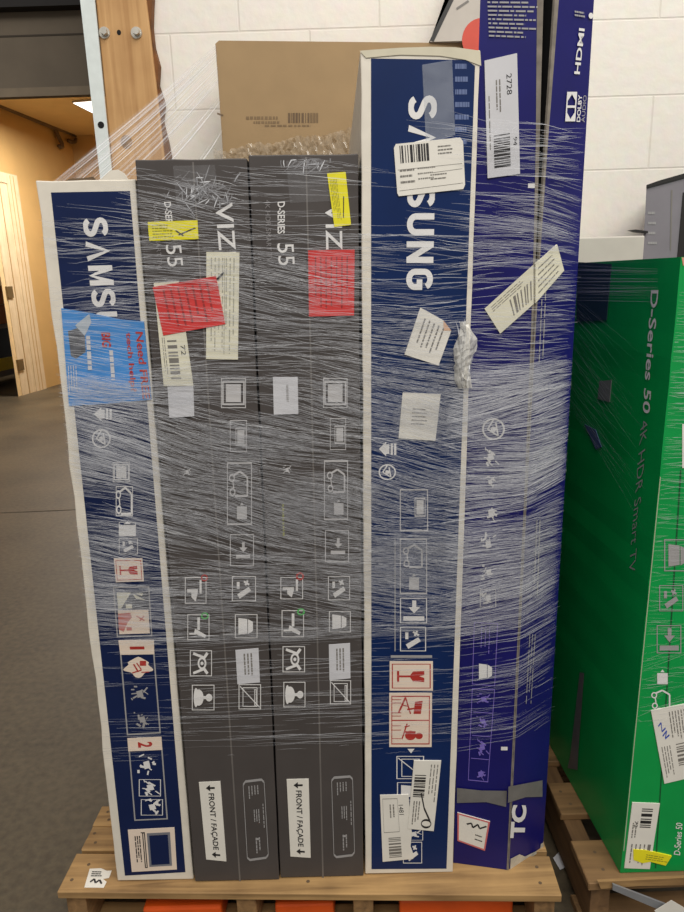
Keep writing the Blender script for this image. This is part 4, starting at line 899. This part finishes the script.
prism('carton_body', pts[:3] + [pts[3]] + jag(pts[3], pts[0], 16, 0.004, Vector((-1, 0, 0)), 3), (0.11, 0.2, 0), M_greyb, root)
prism('top_rim', [Vector((xg0 - 0.002, 1.996, zg - 0.006)), Vector((xg0 + 0.3, 1.996, zg + sl_ * 0.3 - 0.008)), Vector((xg0 + 0.3, 1.996, zg + sl_ * 0.3 + 0.006)), Vector((xg0 + 0.03, 1.996, zg + 0.012)), Vector((xg0 - 0.002, 1.996, zg + 0.002))], (0.113, 0.205, 0), M_black, root)
c1 = at((683.3, 200), 1, 2.0)
box('black_edge', c1.x - 0.003, 1.997, PT + 0.6, c1.x + 0.02, 2.0, zg - 0.02, M_black, root)
GB = Face(pts[0], (1, 0, 0), (0, 0, 1))
put('small_print', GB, rectq(GB, 648, 208, 657, 248), DASH(0, 0, 1, 1, 4, False, 3, 0.25), M_prtg, root, 2)
put('corner_fold', GB, quad(GB, [(671, 190), (672.4, 190), (671, 250), (669.8, 250)]), [R(0, 0, 1, 1)], M_inkg, root, 2)
fl = [at(p, 1, 1.99) for p in ((630, 230), (636, 229.5), (648, 231), (648, 233), (636, 232))]
prism('loose_flap', fl, (0, 0.02, 0), M_black, root)

# scraps low down between and under the pallets
sp = [at(p, 2, 0.004) for p in ((553, 858), (565, 846), (568, 866), (560, 870))]
tag(prism('paper_scrap', sp, (0, 0, 0.0006), M_paperg), 'crumpled white paper scrap lying on the floor between the pallets', 'scrap')
pp = [at(p, 2, 0.10) for p in ((652, 900), (667, 893), (690, 906), (690, 930), (664, 918))]
# paper, strips lying under the right pallet's front edge
pp = [at(p, 1, 1.10) for p in ((652, 906), (669, 895.5), (690, 908), (690, 925), (670, 925))]
o = prism('paper_sheet', [Vector((q.x, q.y - 0.01, q.z)) for q in pp], (0, -0.0006, 0), M_paper)
tag(o, 'white paper sheet hanging below the front edge of the darker pallet', 'paper')
s0, s1 = at((612, 885.5), 1, 1.105), at((690, 917), 1, 1.095)
dd = Vector((0, 0, 0.007))
o = prism('metal_strip', [s0 - dd, s1 - dd * 1.6, s1 + dd * 1.6, s0 + dd], (0, -0.004, 0), mat('bare_steel', (150, 152, 156), 0.35, 0.1, metal=0.4))
tag(o, 'bare steel strip slanting under the front edge of the darker pallet', 'strip')
fl0 = [at(p, 1, 1.108) for p in ((598, 882), (700, 877), (700, 885), (640, 886), (601, 889))]
link = prism('front_lip', fl0, (0, 0.006, 0), W_pal, pR)
link['label'] = 'pale freshly split front edge'

# ------------------------------------------------------------------ stretch film
def film_path(z):
    """plan of the film round the row, from the back left to the back right, at height z above the deck"""
    k = 0.0171 * z
    c0 = corner(PT + z); r0_ = cC(PT + z)
    yf = 1.1425
    return [Vector((-0.499 + k, 1.95)), Vector((-0.4985 + k, 1.30)), Vector((-0.495 + k, yf + 0.006)), Vector((-0.33 + k, yf)), Vector((0.18 + k, yf)), Vector((c0.x + 0.001, c0.y - 0.0065)), Vector((r0_.x + 0.005, r0_.y - 0.003)), Vector((r0_.x + 0.03, 1.45)), Vector((r0_.x + 0.03, 1.95))]
def film_at(x, z):
    """front film point by x; beyond the carton corner it turns back"""
    P = film_path(z)
    for i in range(2, 6):
        if x <= P[i + 1].x or i == 5:
            t = (x - P[i].x) / (P[i + 1].x - P[i].x); t = max(0.0, min(1.0, t)) if (i == 5 or i == 2) else t
            q = P[i].lerp(P[i + 1], t); return Vector((q.x, q.y, z + PT))
class Strands:
    def __init__(s): s.v, s.f, s.m = [], [], []
    def add(s, pts, wd_, mi, n=Vector((0, -1, 0)), taper=True):
        k = len(s.v); N_ = len(pts)
        for i, p in enumerate(pts):
            t = (pts[min(i + 1, N_ - 1)] - pts[max(i - 1, 0)]).normalized()
            side = t.cross(n).normalized(); ww = wd_ * (0.15 + 0.85 * math.sin(math.pi * (i + 0.3) / (N_ - 0.4)) if taper else 1)
            s.v += [p + side * ww / 2, p - side * ww / 2]
        for i in range(N_ - 1):
            s.f.append((k + 2 * i, k + 2 * i + 1, k + 2 * i + 3, k + 2 * i + 2)); s.m.append(mi)
    def obj(s, name, parent):
        o = link_mesh(name, s.v, s.f, M_film, parent)
        o.data.polygons.foreach_set('material_index', s.m); return o
wrap = thing('stretch_wrap', 'clear streaked stretch film wound round the row of cartons on the light pallet', 'film', (0, 1.14, PT))
rr = random.Random(5)
def top_at(x):
    return 1.30 if x < -0.33 else (1.37 if x < 0.03 else (1.27 if x < 0.215 else 1.42))
def dens(x, z):
    zt_ = top_at(x)
    if z > zt_: return 0.0
    if z > zt_ - 0.10: return 0.30
    if z > 1.05: return 0.5
    if z > 0.62: return 1.9 if x > 0.205 else (1.45 if (x < -0.33 or x > 0.02) else 1.0)
    if z > 0.55: return 0.8 if x > -0.33 else 0.7
    if z > 0.34: return 0.10 if x < 0.215 else 0.34
    if z > 0.30: return 0.05
    return 0.0
def field(x, z, k): return (math.sin(9.1 * x + 17.3 * z + k) + math.sin(23.0 * x - 31.0 * z + 2.1 * k) + math.sin(-6.3 * x + 47.0 * z + 0.7 * k)) / 3
st = Strands()
NS = 0
while NS < 11000:
    x = rr.uniform(-0.495, 0.43); z = rr.uniform(0.3, 1.42)
    if rr.random() * 1.9 > dens(x, z) * (0.62 + 0.6 * field(x, z, 1.0)): continue
    NS += 1
    ln_ = rr.choice((0.02, 0.035, 0.05, 0.08, 0.12, 0.2)) * rr.uniform(0.7, 1.3)
    base = -0.10 if z > 1.0 else (-0.26 if z > 0.72 else (-0.14 if z > 0.58 else 0.02))
    if x > 0.2: base = 0.12 if z < 1.0 else -0.05
    sl = base + (0.22 if z > 0.6 else 0.04) * field(x * 1.3, z * 0.7, 4.0) + rr.gauss(0, 0.04 if z > 0.58 else 0.012); n_ = max(4, int(ln_ / 0.02) + 2)
    bow = rr.uniform(-0.002, 0.002); pts = []
    for i in range(n_):
        t = i / (n_ - 1) - 0.5; xx = x + ln_ * t
        if not -0.4925 + 0.017 * z < xx < 0.405 + 0.007 * z: continue
        zz_ = z + sl * ln_ * t + bow * (1 - 4 * t * t) + rr.gauss(0, 0.0003)
        pts.append(film_at(xx, zz_))
    if len(pts) < 3: continue
    q = rr.random()
    mi = 0 if q < 0.45 else (1 if q < 0.9 else 2)
    st.add(pts, rr.uniform(0.0003, 0.0007) if mi else rr.uniform(0.0006, 0.0014), mi)
# long taut bands right across the row
for (z, sl, n, spread) in ((0.655, 0.0, 7, 0.012), (0.46, -0.004, 5, 0.02), (0.405, 0.0, 4, 0.012), (0.345, -0.004, 5, 0.004), (0.33, 0.0, 3, 0.006), (0.51, 0.0, 4, 0.02), (0.56, 0.01, 4, 0.02), (1.2, -0.02, 4, 0.03), (1.13, -0.05, 5, 0.03), (1.25, -0.03, 4, 0.02)):
    for _ in range(n):
        a = rr.uniform(-0.49, -0.2) if rr.random() < 0.6 else rr.uniform(-0.3, 0.1); b = min(0.44, a + rr.uniform(0.25, 0.9)); zz_ = z + rr.gauss(0, spread)
        st.add([film_at(a + (b - a) * i / 40, zz_ + sl * (a + (b - a) * i / 40) + 0.0012 * math.sin(i * 0.6 + zz_ * 90)) for i in range(41)], rr.uniform(0.0004, 0.0011), rr.choice((0, 1, 1)))
st.obj('film_front', wrap)
# crumples over the tops of the charcoal cartons and gathered film on the tall carton's right edge
for (cx_, cz_, sx_, sz_, n) in ((-0.205, 1.335, 0.045, 0.024, 70), (-0.042, 1.372, 0.03, 0.012, 34)):
    st = Strands()
    for _ in range(n):
        a0, b0 = cx_ + rr.gauss(0, sx_ * 0.5), cz_ + rr.gauss(0, sz_ * 0.5)
        an = rr.choice((0.9, 2.2, 1.4, 0.3)) + rr.gauss(0, 0.25); r2 = rr.uniform(0.008, 0.03); bb = rr.uniform(-0.0012, 0.0012)
        st.add([film_at(a0 + r2 * math.cos(an) * (k / 5 - .5) + bb * math.sin(k * 0.63), min(1.376, b0 + r2 * math.sin(an) * (k / 5 - .5))) for k in range(6)], rr.uniform(0.0006, 0.0022), rr.choice((0, 0, 0, 1, 2)))
    st.obj('crumpled_film', wrap)
st = Strands()
kx = at((464, 355), 1, 1.14)
for _ in range(26):
    z0 = kx.z - PT + rr.gauss(0, 0.022); x0 = kx.x + rr.gauss(0, 0.007)
    ln_ = rr.uniform(0.02, 0.06); dx_ = rr.uniform(-0.012, 0.012)
    st.add([film_at(x0 + dx_ * t / 5, z0 + ln_ * (t / 5 - 0.5)) + Vector((rr.gauss(0, .0008), -abs(rr.gauss(0.004, 0.002)), 0)) for t in range(6)], rr.uniform(0.001, 0.004), rr.choice((0, 1, 1, 2)))
gv, gf = [], []
for i in range(9):
    for k in range(19):
        u, v = i / 8 * 2 - 1, k / 18 * 2 - 1
        wdt = 0.017 * (0.45 + 0.55 * math.cos(v * 1.5) + 0.2 * math.sin(5 * v)); p = film_at(kx.x + u * wdt + 0.004 * math.sin(v * 4), kx.z - PT + v * 0.055)
        gv.append(p + Vector((rr.gauss(0, .001), -0.001 - max(0, 0.011 * math.cos(u * 1.5) * math.cos(v * 1.4)) - abs(rr.gauss(0, .0016)), rr.gauss(0, .001))))
for i in range(8):
    for k in range(18): gf.append((i * 19 + k, (i + 1) * 19 + k, (i + 1) * 19 + k + 1, i * 19 + k + 1))
link_mesh('gathered_film', gv, gf, mat('gathered_plastic', (222, 220, 212), 0.25, 0.25, 90, 0.0, 0.7, alpha=0.55), wrap)
st.obj('gathered_film', wrap)
# film stretched from the brown carton's edge down to the left navy carton
st = Strands()
for i in range(42):
    t = rr.choice((0.03, 0.06, 0.1, 0.2, 0.33, 0.5, 0.8)) + rr.gauss(0, 0.03)
    t = max(0, min(1, t))
    a = Vector((bA.x + 0.003, yb - 0.002, tzb - 0.012 - 0.25 * t))
    b = Vector((-0.452 + 0.20 * t + rr.gauss(0, 0.006), 1.20 + 0.25 * t, PT + 1.362 + (0.024 if t > 0.6 else 0.0)))
    if rr.random() < 0.3: a = a.lerp(b, rr.uniform(0, 0.4))
    st.add([a.lerp(b, k / 8) + Vector((0, 0, -0.006 * math.sin(math.pi * k / 8))) for k in range(9)], rr.uniform(0.0006, 0.0035), rr.choice((0, 0, 0, 1)))
st.obj('film_strands', wrap)
sheet = [Vector((bA.x + 0.003, yb, tzb - 0.01)), Vector((bA.x + 0.003, yb, tzb - 0.26)), Vector((-0.28, 1.44, PT + 1.386)), Vector((-0.455, 1.19, PT + 1.361))]
sv, sf = [], []
for i in range(25):
    for k in range(13):
        p = sheet[0].lerp(sheet[1], k / 12).lerp(sheet[3].lerp(sheet[2], k / 12), i / 24)
        sv.append(p + Vector((0.002, -0.002, 0.003)) * math.sin(k * 2.4 + 0.5 * math.sin(i * 0.4)))
for i in range(24):
    for k in range(12): sf.append((i * 13 + k, (i + 1) * 13 + k, (i + 1) * 13 + k + 1, i * 13 + k + 1))
link_mesh('stretched_sheet', sv, sf, mat('film_sheet', (206, 204, 204), 0.2, 0.1, 30, alpha=0.09), wrap, True)
# bunched film over the brown carton's lower front, above the charcoal tops
va, vb, fa = [], [], []
nx_, ny_ = 60, 7
for i in range(nx_ + 1):
    for k in range(ny_ + 1):
        px = 214 + (355 - 214) * i / nx_; t_ = 150 - 20 * max(0.0, (px - 225) / 130) + 1.5 * math.sin(i * 0.31) + rr.uniform(-1, 1)
        q = BF.uv((px, t_ + (172 - t_) * k / ny_)); va.append(BF.pt((q[0] + rr.gauss(0, .001), q[1] + rr.gauss(0, .0015)), 0.004 + abs(rr.gauss(0, 0.006))))
for i in range(nx_):
    for k in range(ny_): fa.append((i * (ny_ + 1) + k, (i + 1) * (ny_ + 1) + k, (i + 1) * (ny_ + 1) + k + 1, i * (ny_ + 1) + k + 1))
link_mesh('bunched_film', va, fa, mat('bunched_film_plastic', (190, 176, 154), 0.12, 0.2, 60, 0.0, 0.9, alpha=0.38), wrap)

wrap2 = thing('stretch_wrap', 'clear stretch film wound round the green carton on the darker pallet', 'film', (0.6, 1.2, PT))
st = Strands()
for i in range(26):                                # level turns near the top of the side
    py = rr.uniform(262, 300); p, q = GS.uv((660, py + rr.uniform(-2, 5))), GS.uv((566, py))
    st.add([GS.pt((p[0] + (q[0] - p[0]) * k / 8, p[1] + (q[1] - p[1]) * k / 8), 0.004) for k in range(9)], rr.uniform(0.0005, 0.0013), rr.choice((0, 0, 1)), Vector((-1, 0, 0)))
for i in range(60):                                # a fan of taut folds falling to the front
    t = rr.random(); y0 = 285 + 120 * t; y1 = y0 + 60 + 90 * rr.random(); e = rr.uniform(0.35, 1.0)
    p, q = GS.uv((566, y0)), GS.uv((566 + (650 - 566) * e, y0 + (y1 - y0) * e))
    st.add([GS.pt((p[0] + (q[0] - p[0]) * k / 8, p[1] + (q[1] - p[1]) * k / 8), 0.004) for k in range(9)], rr.uniform(0.0004, 0.0012), rr.choice((0, 0, 0, 1)), Vector((-1, 0, 0)))
st.obj('film_side', wrap2)
st = Strands()
for i in range(520):
    py = rr.uniform(290, 725); xl_ = 681 - (py - 257) * 0.097
    xa = rr.uniform(xl_ - 18, 690); ln_ = rr.uniform(6, 40)
    dy = ln_ * rr.gauss(0.0, 0.06) if py < 640 else ln_ * rr.gauss(-0.15, 0.12)
    p, q = GF.uv((max(xl_ + 0.3, xa), py)), GF.uv((max(xl_ + 0.6, xa + ln_), py + dy))
    if q[0] - p[0] < 0.004: continue
    st.add([GF.pt((p[0] + (q[0] - p[0]) * k / 4, p[1] + (q[1] - p[1]) * k / 4), 0.004) for k in range(5)], rr.uniform(0.0003, 0.0008), rr.choice((0, 0, 1)))
st.obj('film_front', wrap2)
